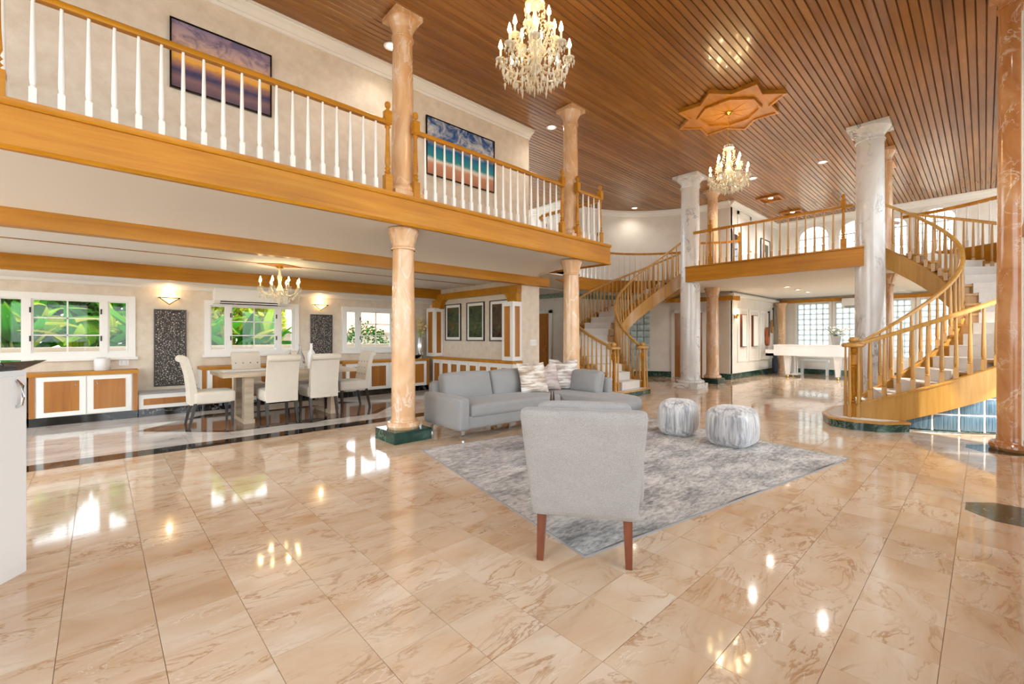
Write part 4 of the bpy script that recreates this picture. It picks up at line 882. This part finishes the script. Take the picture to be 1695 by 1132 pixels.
MB().lathe([(0, 0), (.085, 0), (.095, .02), (.095, .17), (.085, .19), (0, .192)], 28).build('body', 'ceramic', t, local=True); MB().lathe([(.05, .193), (.06, .197), (.05, .2), (0, .2)], 20).build('top_ring', 'plastic_white', t, local=True)
plate((.29, 9.495, .85), 0, 'white wall socket with plug right of small speaker', .12, .09, 2)
t = thing('flower_vase', (5.62, 9.25, .75), 'tall mirrored vase of dried cream flowers on cabinet', 'vase')
MB().lathe([(0, 0), (.075, 0), (.085, .1), (.09, .3), (.085, .44), (.095, .5), (.08, .5)], 24).build('vase', 'chrome', t, local=True)
mb, m2 = MB(), MB()
for k in range(26):
    a = random.uniform(0, 6.28); r = random.uniform(.03, .17); z = random.uniform(.62, .92); mb.tube([(0, 0, .45), (r * .5 * math.cos(a), r * .5 * math.sin(a), (z + .5) / 2 + .05), (r * math.cos(a), r * math.sin(a), z)], .003, 4)
    m2.lathe([(0, -.03), (.03, -.015), (.034, .01), (.015, .035), (0, .04)], 7, (r * math.cos(a), r * math.sin(a), z))
mb.build('stems', 'stalk', t, local=True); m2.build('blossoms', 'straw', t, local=True)
t = thing('bowl', (5.43, 9.13, .75), 'small black boat shaped bowl beside dried flower vase', 'bowl')
mb = MB(); n = 16; vs = []
for q, (k, z) in enumerate(((.35, 0), (.8, .03), (1, .075), (.92, .075), (.7, .035), (.25, .012))):
    vs += [(.17 * k * math.cos(2 * math.pi * i / n), .07 * k * math.sin(2 * math.pi * i / n), z + .02 * k * abs(math.cos(2 * math.pi * i / n))) for i in range(n)]
mb.poly(vs, [(q * n + i, q * n + (i + 1) % n, (q + 1) * n + (i + 1) % n, (q + 1) * n + i) for q in range(5) for i in range(n)] + [tuple(range(n - 1, -1, -1)), tuple(range(5 * n, 6 * n))]); mb.build('hull', 'black_gloss', t, local=True)
bx(-.06, .06, -.02, .02, -.0, .012).build('foot', 'black_gloss', t, local=True)
# kitchen island at left edge
t = thing('kitchen_island', (-.29, 3.55, 0), 'glossy white kitchen island cabinet at the left picture edge', 'kitchen island', R(54.6))
bx(-1.6, 0, 0, .7, .0, 1.09).build('body', 'gloss_white', t, local=True); bx(-1.6, -.02, -.016, 0, .05, 1.06).build('door', 'gloss_white', t, local=True)
MB().tube([(-.075, -.018, .90), (-.075, -.04, .91), (-.075, -.048, .95), (-.075, -.046, 1.01), (-.075, -.018, 1.04)], .007, 8).build('handle', 'chrome', t, local=True)
MB().prism([(-1.6, .0), (-.03, .0), (-.03, .7), (-1.6, .7)], 1.09, 1.14, None, [(-1.65, -.06), (.05, -.06), (.05, .76), (-1.65, .76)]).build('countertop', 'black_gloss', t, local=True)
# ------------------------------------------------------------------ living room
rg = [(2.63, 4.30), (2.04, 1.57), (5.67, .96), (6.26, 3.69)]
rc = (sum(p[0] for p in rg) / 4, sum(p[1] for p in rg) / 4)
t = thing('rug', (rc[0], rc[1], 0), 'large distressed grey rug under the armchair and poufs', 'rug')
loc_ = [(x - rc[0], y - rc[1]) for x, y in rg]
mb = MB(); n = 24; vs = []
for j in range(n + 1):
    for i in range(n + 1):
        u, v = i / n, j / n; p = [loc_[0][k] * (1 - u) * v + loc_[1][k] * (1 - u) * (1 - v) + loc_[2][k] * u * (1 - v) + loc_[3][k] * u * v for k in (0, 1)]
        e = 0 if v > .04 else .012 * max(0, math.sin(u * 17)) * max(0, 1 - v / .04)
        vs.append((p[0], p[1], .009 + e))
mb.poly(vs, [(j * (n + 1) + i, j * (n + 1) + i + 1, (j + 1) * (n + 1) + i + 1, (j + 1) * (n + 1) + i) for j in range(n) for i in range(n)]); mb.build('pile', 'rug_pile', t, local=True)
MB().sweep([(x, y, 0) for x, y in loc_], [(-.006, 0), (-.006, .009), (.004, .011), (.006, 0)], closed=True).build('bound_edge', 'sofa_cloth', t, local=True)
# armchair
t = thing('armchair', (2.02, 1.56, 0), 'grey linen armchair on brown legs with its back to camera', 'armchair', R(34.6 - 90))
def lean(w): return (w[0] * (1 + .16 * (w[2] + .31) / .62), w[1] - .15 * (w[2] + .31) / .62, w[2])
MB().soft((0, .0, .565), (.585, .12, .63), .03, (.0, .012, 0), fn=lean, n=12).build('backrest', 'linen', t, local=True)
MB().soft((0, .1, .60), (.46, .1, .6), .04, (.0, .03, 0.01), fn=lean, n=12).build('back_cushion', 'linen', t, local=True)
MB().soft((0, .33, .33), (.6, .62, .16), .03).build('seat_frame', 'linen', t, local=True); MB().soft((0, .36, .45), (.46, .58, .14), .05, (0, 0, .02)).build('seat_cushion', 'linen', t, local=True)
for sx in (-1, 1):
    MB().soft((sx * .295, .36, .48), (.085, .58, .34), .035).build('armrest', 'linen', t, local=True)
    for fy, dy in ((.0, -.05), (.58, .02)):
        a, b = .026, .018; x0 = sx * .24; x1 = sx * .245
        MB().prism([(x1 - b, fy + dy - b), (x1 + b, fy + dy - b), (x1 + b, fy + dy + b), (x1 - b, fy + dy + b)], 0 if fy == 0 else .01, .27, None, [(x0 - a, fy - a), (x0 + a, fy - a), (x0 + a, fy + a), (x0 - a, fy + a)]).build('leg', 'walnut_leg', t, local=True)
# sectional sofa
SO, SR = (3.14, 4.28), R(-2)
t = thing('sectional_sofa', (SO[0], SO[1], 0), 'grey L shaped sectional sofa with rounded chaise and chrome legs', 'sofa', SR)
sofa = t
MB().soft((1.0, .44, .215), (1.86, .86, .17), .03).build('base', 'sofa_cloth', t, local=True)
MB().soft((.075, .42, .33), (.16, .88, .41), .05).build('armrest', 'sofa_cloth', t, local=True)
MB().soft((1.33, .81, .4), (2.5, .13, .54), .05).build('back_frame', 'sofa_cloth', t, local=True)
MB().soft((2.535, .27, .4), (.13, 1.2, .5), .05).build('side_back', 'sofa_cloth', t, local=True)
MB().soft((.98, .34, .35), (1.62, .7, .17), .05, (0, .0, .02), n=14).build('seat_cushion', 'sofa_cloth', t, local=True)
pts = [(1.8, .72), (1.8, -.55)] + [(2.2 + .4 * math.cos(R(a)), -.6 + .4 * math.sin(R(a))) for a in range(180, 361, 15)] + [(2.6, -.36), (2.475, -.32), (2.475, .72)]
cxs, cys = 2.17, -.1
sh = lambda k: [(cxs + (x - cxs) * k, cys + (y - cys) * k) for x, y in pts]
mb = MB(); rings = [(.97, .13), (1, .15), (1, .25), (.985, .265), (.985, .27), (1.005, .29), (1.01, .35), (1.0, .39), (.96, .415), (.85, .427), (.5, .433), (0.02, .435)]
n = len(pts); vs = []
for k, z in rings: vs += [(x, y, z) for x, y in sh(k)]
mb.poly(vs, [(q * n + i, q * n + (i + 1) % n, (q + 1) * n + (i + 1) % n, (q + 1) * n + i) for q in range(len(rings) - 1) for i in range(n)] + [tuple(range(n - 1, -1, -1)), tuple(range((len(rings) - 1) * n, len(rings) * n))])
mb.build('chaise', 'sofa_cloth', t, local=True, sharp=60)
def cush(cx_, cy_, cz, sx, sy, sz, rz=0, tilt=-14):
    m = Matrix.Translation((cx_, cy_, cz)) @ Matrix.Rotation(R(rz), 4, 'Z') @ Matrix.Rotation(R(tilt), 4, 'X')
    MB().soft((0, 0, 0), (sx, sy, sz), .06, (0, .05, .015), m, n=12).build('back_cushion', 'sofa_cloth', sofa, local=True)
cush(.56, .66, .575, .8, .18, .4); cush(1.33, .66, .575, .72, .18, .4); cush(2.0, .66, .575, .6, .18, .38); cush(2.37, .0, .57, .56, .17, .36, -90, -13)
for x, y in ((.09, .07), (1.0, .25), (2.2, -.8), (.09, .8), (2.5, .75)):
    MB().prism([(x - .012, y - .012), (x + .012, y - .012), (x + .012, y + .012), (x - .012, y + .012)], 0.0, .14, None, [(x - .03, y - .02), (x + .03, y - .02), (x + .03, y + .02), (x - .03, y + .02)]).build('leg', 'chrome', t, local=True)
def pillow(u, v, z, rz, tilt, w, h, mat, lb, ch=True):
    c = Matrix.Rotation(SR, 4, 'Z') @ Vector((u, v, 0)); loc = (SO[0] + c.x, SO[1] + c.y, z)
    t = thing('throw_pillow', loc, lb, 'pillow', SR + R(rz), 'throw pillows on the sofa'); n = 14; mb = MB(); m = Matrix.Rotation(R(tilt), 4, 'X')
    for sg in (1, -1):
        vs = []
        for j in range(n + 1):
            for i in range(n + 1):
                a, b = -1 + 2 * i / n, -1 + 2 * j / n; th = .085 * (max(0, 1 - a * a) * max(0, 1 - b * b)) ** .45
                x = a * w / 2 * (1 - .07 * (1 - b * b)); zz = h * (.5 + b / 2 * (1 - .07 * (1 - a * a)))
                if ch and b > 0: zz -= .055 * math.exp(-(a / .22) ** 2) * b ** 3; th *= 1 - .35 * math.exp(-(a / .2) ** 2) * b
                vs.append(m @ Vector((x, sg * th, zz)))
        fs = [(j * (n + 1) + i, j * (n + 1) + i + 1, (j + 1) * (n + 1) + i + 1, (j + 1) * (n + 1) + i) for j in range(n) for i in range(n)]
        mb.poly(vs, fs if sg < 0 else [f[::-1] for f in fs])
    mb.merge = True; mb.build('cover', mat, t, local=True, sharp=70)
    e = MB().tube([m @ Vector((w * .49, 0, .03)), m @ Vector((w * .462, 0, h * .5)), m @ Vector((w * .49, 0, h * .96))], .004, 5); e.build('piping', mat, t, local=True)
pillow(1.57, .32, .435, -14, -20, .47, .47, 'pillow_tan', 'tan and cream streaked throw pillow, leftmost on the sofa')
pillow(1.95, .42, .435, -20, -22, .44, .45, 'pillow_rose', 'dusty rose streaked throw pillow, middle of three on sofa')
pillow(2.22, .34, .435, -42, -20, .46, .5, 'pillow_grey', 'grey and white streaked throw pillow, rightmost of three')
def pouf(x, y, rz, s, h, lb):
    t = thing('pouf', (x, y, .012), lb, 'pouf', rz, 'silver velvet poufs')
    MB().soft((0, 0, h / 2), (s, s, h), .1, (.035, .035, .02), n=14).build('body', 'velvet', t, local=True)
    for q in range(4):
        a = R(90 * q + 45); d = s * .615; MB().tube([(d * .97 * math.cos(a), d * .97 * math.sin(a), .06), (d * 1.02 * math.cos(a), d * 1.02 * math.sin(a), h / 2), (d * .97 * math.cos(a), d * .97 * math.sin(a), h - .06)], .005, 5).build('seam', 'velvet', t, local=True)
pouf(5.5, 2.72, R(12), .42, .43, 'silver velvet cube pouf farther from camera, beside sofa chaise'); pouf(5.42, 2.02, R(-4), .46, .43, 'silver velvet cube pouf nearer camera on the rug')
# coffee table behind the armchair
t = thing('coffee_table', (3.75, 3.15, 0), 'round walnut coffee table with black legs hidden behind armchair', 'table')
MB().lathe([(0, .39), (.44, .39), (.46, .4), (.46, .42), (.44, .428), (0, .428)], 40).build('tabletop', 'walnut_leg', t, local=True)
for k in range(4): a = R(90 * k + 100); MB().tube([(.4 * math.cos(a), .4 * math.sin(a), 0), (.28 * math.cos(a), .28 * math.sin(a), .39)], .013, 8).build('leg', 'black_metal', t, local=True)
t = thing('table_ornament', (3.79, 3.38, .428), 'small dark sail shaped ornament standing on coffee table', 'ornament')
for k in (-1, 1): MB().prism([(k * .025 - .022, -.01), (k * .025 + .022, -.01), (k * .025 + .022, .01), (k * .025 - .022, .01)], .012, .22, None, [(k * .02 - .004, -.003), (k * .02 + .004, -.003), (k * .02 + .004, .003), (k * .02 - .004, .003)]).build('sail', 'bronze_frame', t, local=True)
bx(-.06, .06, -.025, .025, 0, .012).build('stand', 'bronze_frame', t, local=True)

# ------------------------------------------------------------------ piano room
t = thing('grand_piano', (15.9, 3.6, 0), 'white grand piano by the glass block windows', 'piano')
out = [(15.55, 4.55), (15.55, 3.3), (15.7, 2.75), (15.95, 2.55), (16.3, 2.6), (16.5, 2.95), (16.75, 3.4), (16.95, 3.8), (16.95, 4.55)]
MB().prism(out, .68, .99).build('case', 'gloss_white', t); ccx, ccy = 16.2, 3.6
MB().prism([(ccx + (x - ccx) * 1.02, ccy + (y - ccy) * 1.02) for x, y in out], .99, 1.02).build('lid', 'gloss_white', t)
bx(15.55, 16.95, 4.55, 4.78, .66, .74).build('key_bed', 'gloss_white', t); bx(15.62, 16.88, 4.58, 4.74, .74, .755).build('keys', 'ceramic', t)
for x in (15.55, 16.85): bx(x, x + .1, 4.55, 4.78, .66, .86).build('cheek_block', 'gloss_white', t)
for x, y in ((15.78, 4.22), (16.8, 4.35), (15.78, 2.93)):
    lg = MB().prism([(x - .05, y - .05), (x + .05, y - .05), (x + .05, y + .05), (x - .05, y + .05)], .08, .68, None, [(x - .09, y - .09), (x + .09, y - .09), (x + .09, y + .09), (x - .09, y + .09)]).build('leg', 'gloss_white', t)
    MB().lathe([(0, 0), (.03, .01), (.035, .04), (.02, .08), (0, .08)], 12, (x, y, 0)).build('caster', 'brass', lg)
mb = MB()
for x in (16.05, 16.3): mb.tube([(x, 4.1, .1), (x, 4.1, .68)], .03, 8)
mb.box(15.98, 16.38, 4.0, 4.2, .06, .12); mb.build('pedal_lyre', 'gloss_white', t)
for k in range(3): bx(16.08 + k * .08, 16.11 + k * .08, 4.18, 4.32, .07, .08).build('pedal', 'brass', t)
t = thing('piano_bench', (17.3, 3.85, 0), 'white bench standing beyond the grand piano legs', 'bench', R(90))
MB().soft((0, 0, .47), (.8, .22, .07), .02, (0, 0, .008)).build('seat', 'gloss_white', t, local=True)
for x in (-.35, .35):
    for y in (-.08, .08): MB().prism([(x - .02, y - .02), (x + .02, y - .02), (x + .02, y + .02), (x - .02, y + .02)], 0, .44, None, [(x - .03, y - .03), (x + .03, y - .03), (x + .03, y + .03), (x - .03, y + .03)]).build('leg', 'gloss_white', t, local=True)
t = thing('flower_pot', (15.9, 3.0, 1.02), 'grey pot of white flowers standing on the piano', 'flower pot')
MB().lathe([(0, 0), (.09, 0), (.13, .26), (.12, .265), (.1, .2)], 20).build('pot', 'linen', t, local=True)
mb, m2, m3 = MB(), MB(), MB()
for k in range(30):
    a = random.uniform(0, 6.28); r = random.uniform(.05, .34); z = random.uniform(.32, .58) - r * .25; e = (r * math.cos(a), r * math.sin(a), z); mb.tube([(0, 0, .2), (e[0] * .5, e[1] * .5, z * .8), e], .004, 4)
    if k % 2: m2.lathe([(0, -.02), (.04, -.01), (.05, .015), (.03, .04), (0, .045)], 8, e)
    else: m3.poly([(e[0], e[1], e[2]), (e[0] + .05, e[1] + .02, e[2] + .03), (e[0] + .1, e[1], e[2] - .01), (e[0] + .05, e[1] - .03, e[2] + .01)], [(0, 1, 2, 3)])
mb.build('stems', 'leaf_dark', t, local=True); m2.build('blossoms', 'petal', t, local=True); m3.build('leaves', 'leaf_dark', t, local=True)
for k, (x0, x1) in enumerate(((14.05, 14.85), (15.0, 15.85), (15.98, 16.9))):
    t = thing('wall_panel', ((x0 + x1) / 2, 5.1, 1.3), 'raised white wall panel moulding in piano room, %s of three' % ['nearest', 'middle', 'farthest'][k], 'wall panel')
    f = MB()
    for q in rf(x0, x1, .5, 2.12, .06): f.box(q[0], q[1], 5.065, 5.1, q[2], q[3])
    f.build('moulding', 'white_paint', t); bx(x0 + .06, x1 - .06, 5.09, 5.1, .56, 2.06).build('field', 'wall_plain', t)
    if k < 2:
        m = thing('wall_canvas', ((x0 + x1) / 2, 5.09, 1.45), 'narrow pale canvas with wooden edge on the %s white wall panel' % ('nearest', 'middle')[k], 'wall art')
        bx(x0 + .22, x1 - .22, 5.03, 5.088, .95, 1.95).build('frame', 'walnut_leg', m); bx(x0 + .24, x1 - .235, 5.022, 5.03, .97, 1.93).build('canvas', 'petal', m)
def violin(x, z, s, mat, lb):
    t = thing('violin', (x, 5.06, z), lb, 'violin'); pts = []
    for k in range(28):
        a = 2 * math.pi * k / 28; r = (.11 + .02 * math.cos(a) - .035 * math.cos(2 * a) * abs(math.sin(a)) ** .3); r = .1 + .045 * math.cos(2 * a) - .0 * a; pts.append((r * 1.05 * math.sin(a) * .95, -r * 1.45 * math.cos(a)))
    m = Matrix.Rotation(R(90), 4, 'X') @ Matrix.Scale(s, 4); MB().prism(pts, 0, .05, m).build('body', mat, t, local=True)
    bx(-.015 * s, .015 * s, -.07 * s, -.045 * s, .0 * s, .52 * s).build('neck', 'espresso', t, local=True); MB().lathe([(0, -.03), (.025 * s, -.015), (.03 * s, .02), (.012, .05), (0, .06)], 8, (0, -.05 * s, .54 * s)).build('scroll', 'espresso', t, local=True)
    for k in range(4): bx(-.012 * s + k * .007 * s, -.010 * s + k * .007 * s, -.073 * s, -.07 * s, -.1 * s, .5 * s).build('string', 'chrome', t, local=True)
violin(16.55, 1.27, 1.5, 'violin', 'reddish violin hung on the white piano room wall'); violin(17.05, 1.62, 1.1, 'violin_light', 'smaller pale violin hung higher beside the reddish violin')
t = thing('wall_spotlight', (13.85, 5.1, 1.85), 'small brass wall spotlight at the corner before white panels', 'wall lamp')
MB().lathe([(.05, 0), (.05, .012), (.02, .02), (0, .02)], 14, (0, 0, 0), Matrix.Rotation(R(90), 4, 'X')).build('mount', 'brass', t, local=True)
MB().lathe([(.02, 0), (.05, .14), (.045, .14), (.015, .01)], 14, (0, -.06, -.05), Matrix.Rotation(R(35), 4, 'Y')).build('shade', 'brass', t, local=True); MB().lathe([(0, .1), (.04, .12), (0, .125)], 12, (0, -.06, -.05), Matrix.Rotation(R(35), 4, 'Y')).build('bulb', 'sconce_glow', t, local=True); lamp(t, 'POINT', (.12, -.1, .08), 3, r=.03)
t = thing('guitar_case', (17.0, 4.93, 0), 'dark blue instrument case leaning in the piano room corner', 'instrument case')
MB().soft((0, 0, .28), (.22, .16, .56), .07).build('body', 'navy', t, local=True); MB().soft((0, 0, .68), (.12, .12, .3), .05).build('neck_cover', 'navy', t, local=True)
struct('trim_10', bx(17.55, XW, -3, 5.1, 2.43, 2.53), 'oak_trim', 'oak cornice above the glass block windows', 'beam')
struct('trim_11', bx(13.4, 17.55, 4.95, 5.1, 2.45, 2.53), 'white_paint', 'white cornice above the piano room panels', 'beam')
struct('trim_12', MB().sweep([(x, y, 2.33) for x, y, _ in ([(13.8, 4.97, 0), (13.42, 5.02, 0)] + arc(CL, 3.15, 0, 30, 8))], [(-.05, 0), (.04, 0), (.04, .13), (-.05, .13)]), 'oak_trim', 'oak cornice band on the curved wall behind the columns', 'beam')
struct('trim_13', MB().lathe([(.14, 0), (.13, 2.3), (.2, 2.43)], 20, (17.45, 4.86, 0)).lathe([(.19, 0), (.19, .1), (.15, .15)], 20, (17.45, 4.86, 0)), 'pink_marble', 'pale marble corner column left of the first glass block window', 'column')
t = thing('ceiling_fan', (15.6, 1.9, ZS), 'white ceiling fan over the piano room behind the white column', 'ceiling fan')
MB().lathe([(.07, 0), (.07, -.03), (.02, -.05), (.015, -.1), (.09, -.11), (.1, -.17), (.05, -.2), (0, -.2)], 18).build('motor', 'plastic_white', t, local=True)
for k in range(5):
    m = Matrix.Rotation(R(72 * k + 10), 4, 'Z') @ Matrix.Rotation(R(10), 4, 'X'); MB().box(.1, .62, -.06, .06, -.142, -.134, m).build('blade', 'plastic_white', t, local=True)
# doors
def door(k, c, rz, lb, w=.85, h=2.0, leaf='oak_panel'):
    t = struct_e('door_%d' % k, c, lb, 'door'); t.rotation_euler.z = rz
    f = MB().box(-w / 2 - .1, -w / 2, -.03, .02, 0, h + .1).box(w / 2, w / 2 + .1, -.03, .02, 0, h + .1).box(-w / 2 - .1, w / 2 + .1, -.03, .02, h, h + .1); f.build('casing', 'white_paint', t, local=True)
    l = bx(-w / 2, w / 2, -.01, .02, .01, h).build('leaf', leaf, t, local=True)
    for x0, x1 in ((-w / 2 + .1, -.05), (.05, w / 2 - .1)):
        for z0, z1 in ((.15, .8), (.92, 1.5), (1.62, h - .12)): bx(x0, x1, -.018, -.01, z0, z1).build('raised_panel', leaf, l, local=True)
    MB().lathe([(.012, 0), (.012, .03), (.03, .045), (.028, .07), (0, .075)], 12, (w / 2 - .07, -.01, .98), Matrix.Rotation(R(90), 4, 'X')).build('knob', 'brass', l, local=True)
door(1, (10.06, 9.55, 0), R(-90), 'brown panelled door in the hall behind the left staircase', .9, 1.98)
a = R(18); door(2, (CL[0] + 3.22 * math.cos(a), CL[1] + 3.22 * math.sin(a), 0), a - R(90), 'brown door in white casing behind the left white column', .8, 2.0)
door(3, (14.6, 5.095, ZF), 0, 'white upstairs door at the landing left of arched windows', .9, 2.0, 'white_paint')
picture('landing_picture', 'tall framed picture on landing wall left of arched windows', (16.5, 5.09, 4.0), .9, 1.1, '-Y', 'grove_print_1', .03, 'black_gloss', .14)
picture('landing_picture', 'black leaf silhouette picture beside the white upstairs door', (13.9, 5.09, 3.9), .4, 1.0, '-Y', 'black_gloss', .03, 'petal', .05)
# ------------------------------------------------------------------ outside
struct('ground', bx(-40, 60, -40, 60, -.25, -.07), 'soil', 'pale paved ground outside the house', 'ground')
struct('garden_wall', bx(-12, 20, 10.55, 10.7, -.1, 1.02).box(-12, 20, 10.5, 10.75, 1.02, 1.09), 'stucco', 'low stucco garden wall outside the dining windows', 'wall')
def leaf_mesh(L, Wd, bend, name='leaf'):
    mb = MB(); n = 10; vs = []
    for i in range(n + 1):
        u = i / n; w = Wd * math.sin(math.pi * min(1, u * .93 + .07)) ** .7; x = L * (u - .15 * u * u); z = L * (.55 * u - bend * u * u)
        vs += [(x, -w, z - .25 * w), (x, 0, z), (x, w, z - .25 * w)]
    mb.poly(vs, [(3 * i + j, 3 * i + j + 1, 3 * i + 4 + j, 3 * i + 3 + j) for i in range(n) for j in range(2)]); return mb.mesh(name, 'banana_leaf')
LM = [leaf_mesh(1.4, .13, .35), leaf_mesh(1.6, .16, .65), leaf_mesh(1.2, .1, .1), leaf_mesh(1.3, .12, .95)]
for k, (x, y, hgt, nl) in enumerate(((-1.1, 12.1, .9, 11), (-.2, 12.1, .7, 11), (.75, 11.7, 1.1, 10), (-2.1, 12.3, 1.0, 10), (1.5, 12.4, .8, 11), (2.3, 12.0, .6, 11), (3.0, 12.6, .9, 10), (1.9, 13.3, 1.2, 10), (.2, 13.2, 1.2, 10), (-1.0, 13.4, 1.3, 10))):
    t = thing('banana_plant', (x, y, -.07), 'broad leaved banana plant outside, number %d counted from the left window' % (k + 1), 'plant', group='banana plants in the garden')
    t['label'] = ['bright banana plant right outside the left dining window', 'leafy banana plant behind left window centre', 'banana plant at right side of the left dining window', 'banana plant at far left edge of left window', 'dark leafed banana plant left in the middle window', 'yellow green banana plant centred in the middle window', 'banana plant at right side of middle window', 'tall banana plant far behind the middle window', 'tall banana plant far behind the left window', 'tall banana plant far back at left window edge'][k]
    for q in range(3): a = R(120 * q + k * 40); MB().tube([(.08 * math.cos(a), .08 * math.sin(a), 0), (.05 * math.cos(a), .05 * math.sin(a), hgt), (.14 * math.cos(a), .14 * math.sin(a), hgt + .35)], [.06, .045, .02], 8).build('stalk', 'stalk', t, local=True)
    nl = nl * 2
    for q in range(nl):
        o = link('leaf', LM[(q + k) % 4], t, (0, 0, hgt - .1 + .09 * (q % 5)), R(360 / nl * q + 31 * k)); o.rotation_euler.y = R(random.uniform(-50, 8)); o.rotation_euler.x = R(random.uniform(-35, 35))
def shrub(x, y, r, h, lb):
    t = thing('shrub', (x, y, -.07), lb, 'shrub'); mb = MB()
    for k in range(900 if h < 2 else 3500):
        a = random.uniform(0, 6.28); b = math.asin(random.uniform(-.3, 1)); q = random.uniform(.75, 1.05); p = Vector((r * q * math.cos(a) * math.cos(b), r * q * math.sin(a) * math.cos(b), h * .5 + h * .5 * q * math.sin(b))); u = Vector((random.uniform(-1, 1), random.uniform(-1, 1), random.uniform(-1, 1))).normalized() * (.05 if h < 2 else .11); w = u.orthogonal().normalized() * (.03 if h < 2 else .07)
        mb.poly([p - u, p - w, p + u, p + w], [(0, 1, 2, 3)])
    mb.build('foliage', 'banana_leaf', t, local=True, kind='stuff'); MB().tube([(0, 0, 0), (.02, 0, h * .6)], .04, 8).build('trunk', 'soil', t, local=True)
shrub(5.6, 12.2, .7, 1.75, 'round green shrub outside the right dining window'); shrub(.9, 12.6, .6, 1.6, 'small green shrub low in the left dining window')
for k, (x, y) in enumerate(((-3.2, 14.9), (-1.2, 14.9), (.9, 14.9), (3.0, 14.9))):
    shrub(x, y, 1.15, 3.4, 'tall dense green hedge tree far behind the garden, ' + ['leftmost', 'second from left', 'third from left', 'rightmost'][k] + ' of four')
shrub(7.3, 13.0, .6, 1.5, 'low green shrub at right of right dining window')
t = thing('neighbour_house', (6, 20, -.07), 'neighbouring house with tiled roof beyond the garden wall', 'house')
bx(4.5, 17, 18, 23, -.07, 1.5).build('walls', 'petal', t)
for k in range(12):
    y0 = 17.4 + k * .24; z0 = 1.45 + k * .1; MB().poly([(4, y0, z0), (17.6, y0, z0), (17.6, y0 + .26, z0 + .1), (4, y0 + .26, z0 + .1), (4, y0, z0 - .03), (17.6, y0, z0 - .03)], [(0, 1, 2, 3), (4, 5, 1, 0)]).build('roof_course', 'roof_tile', t)
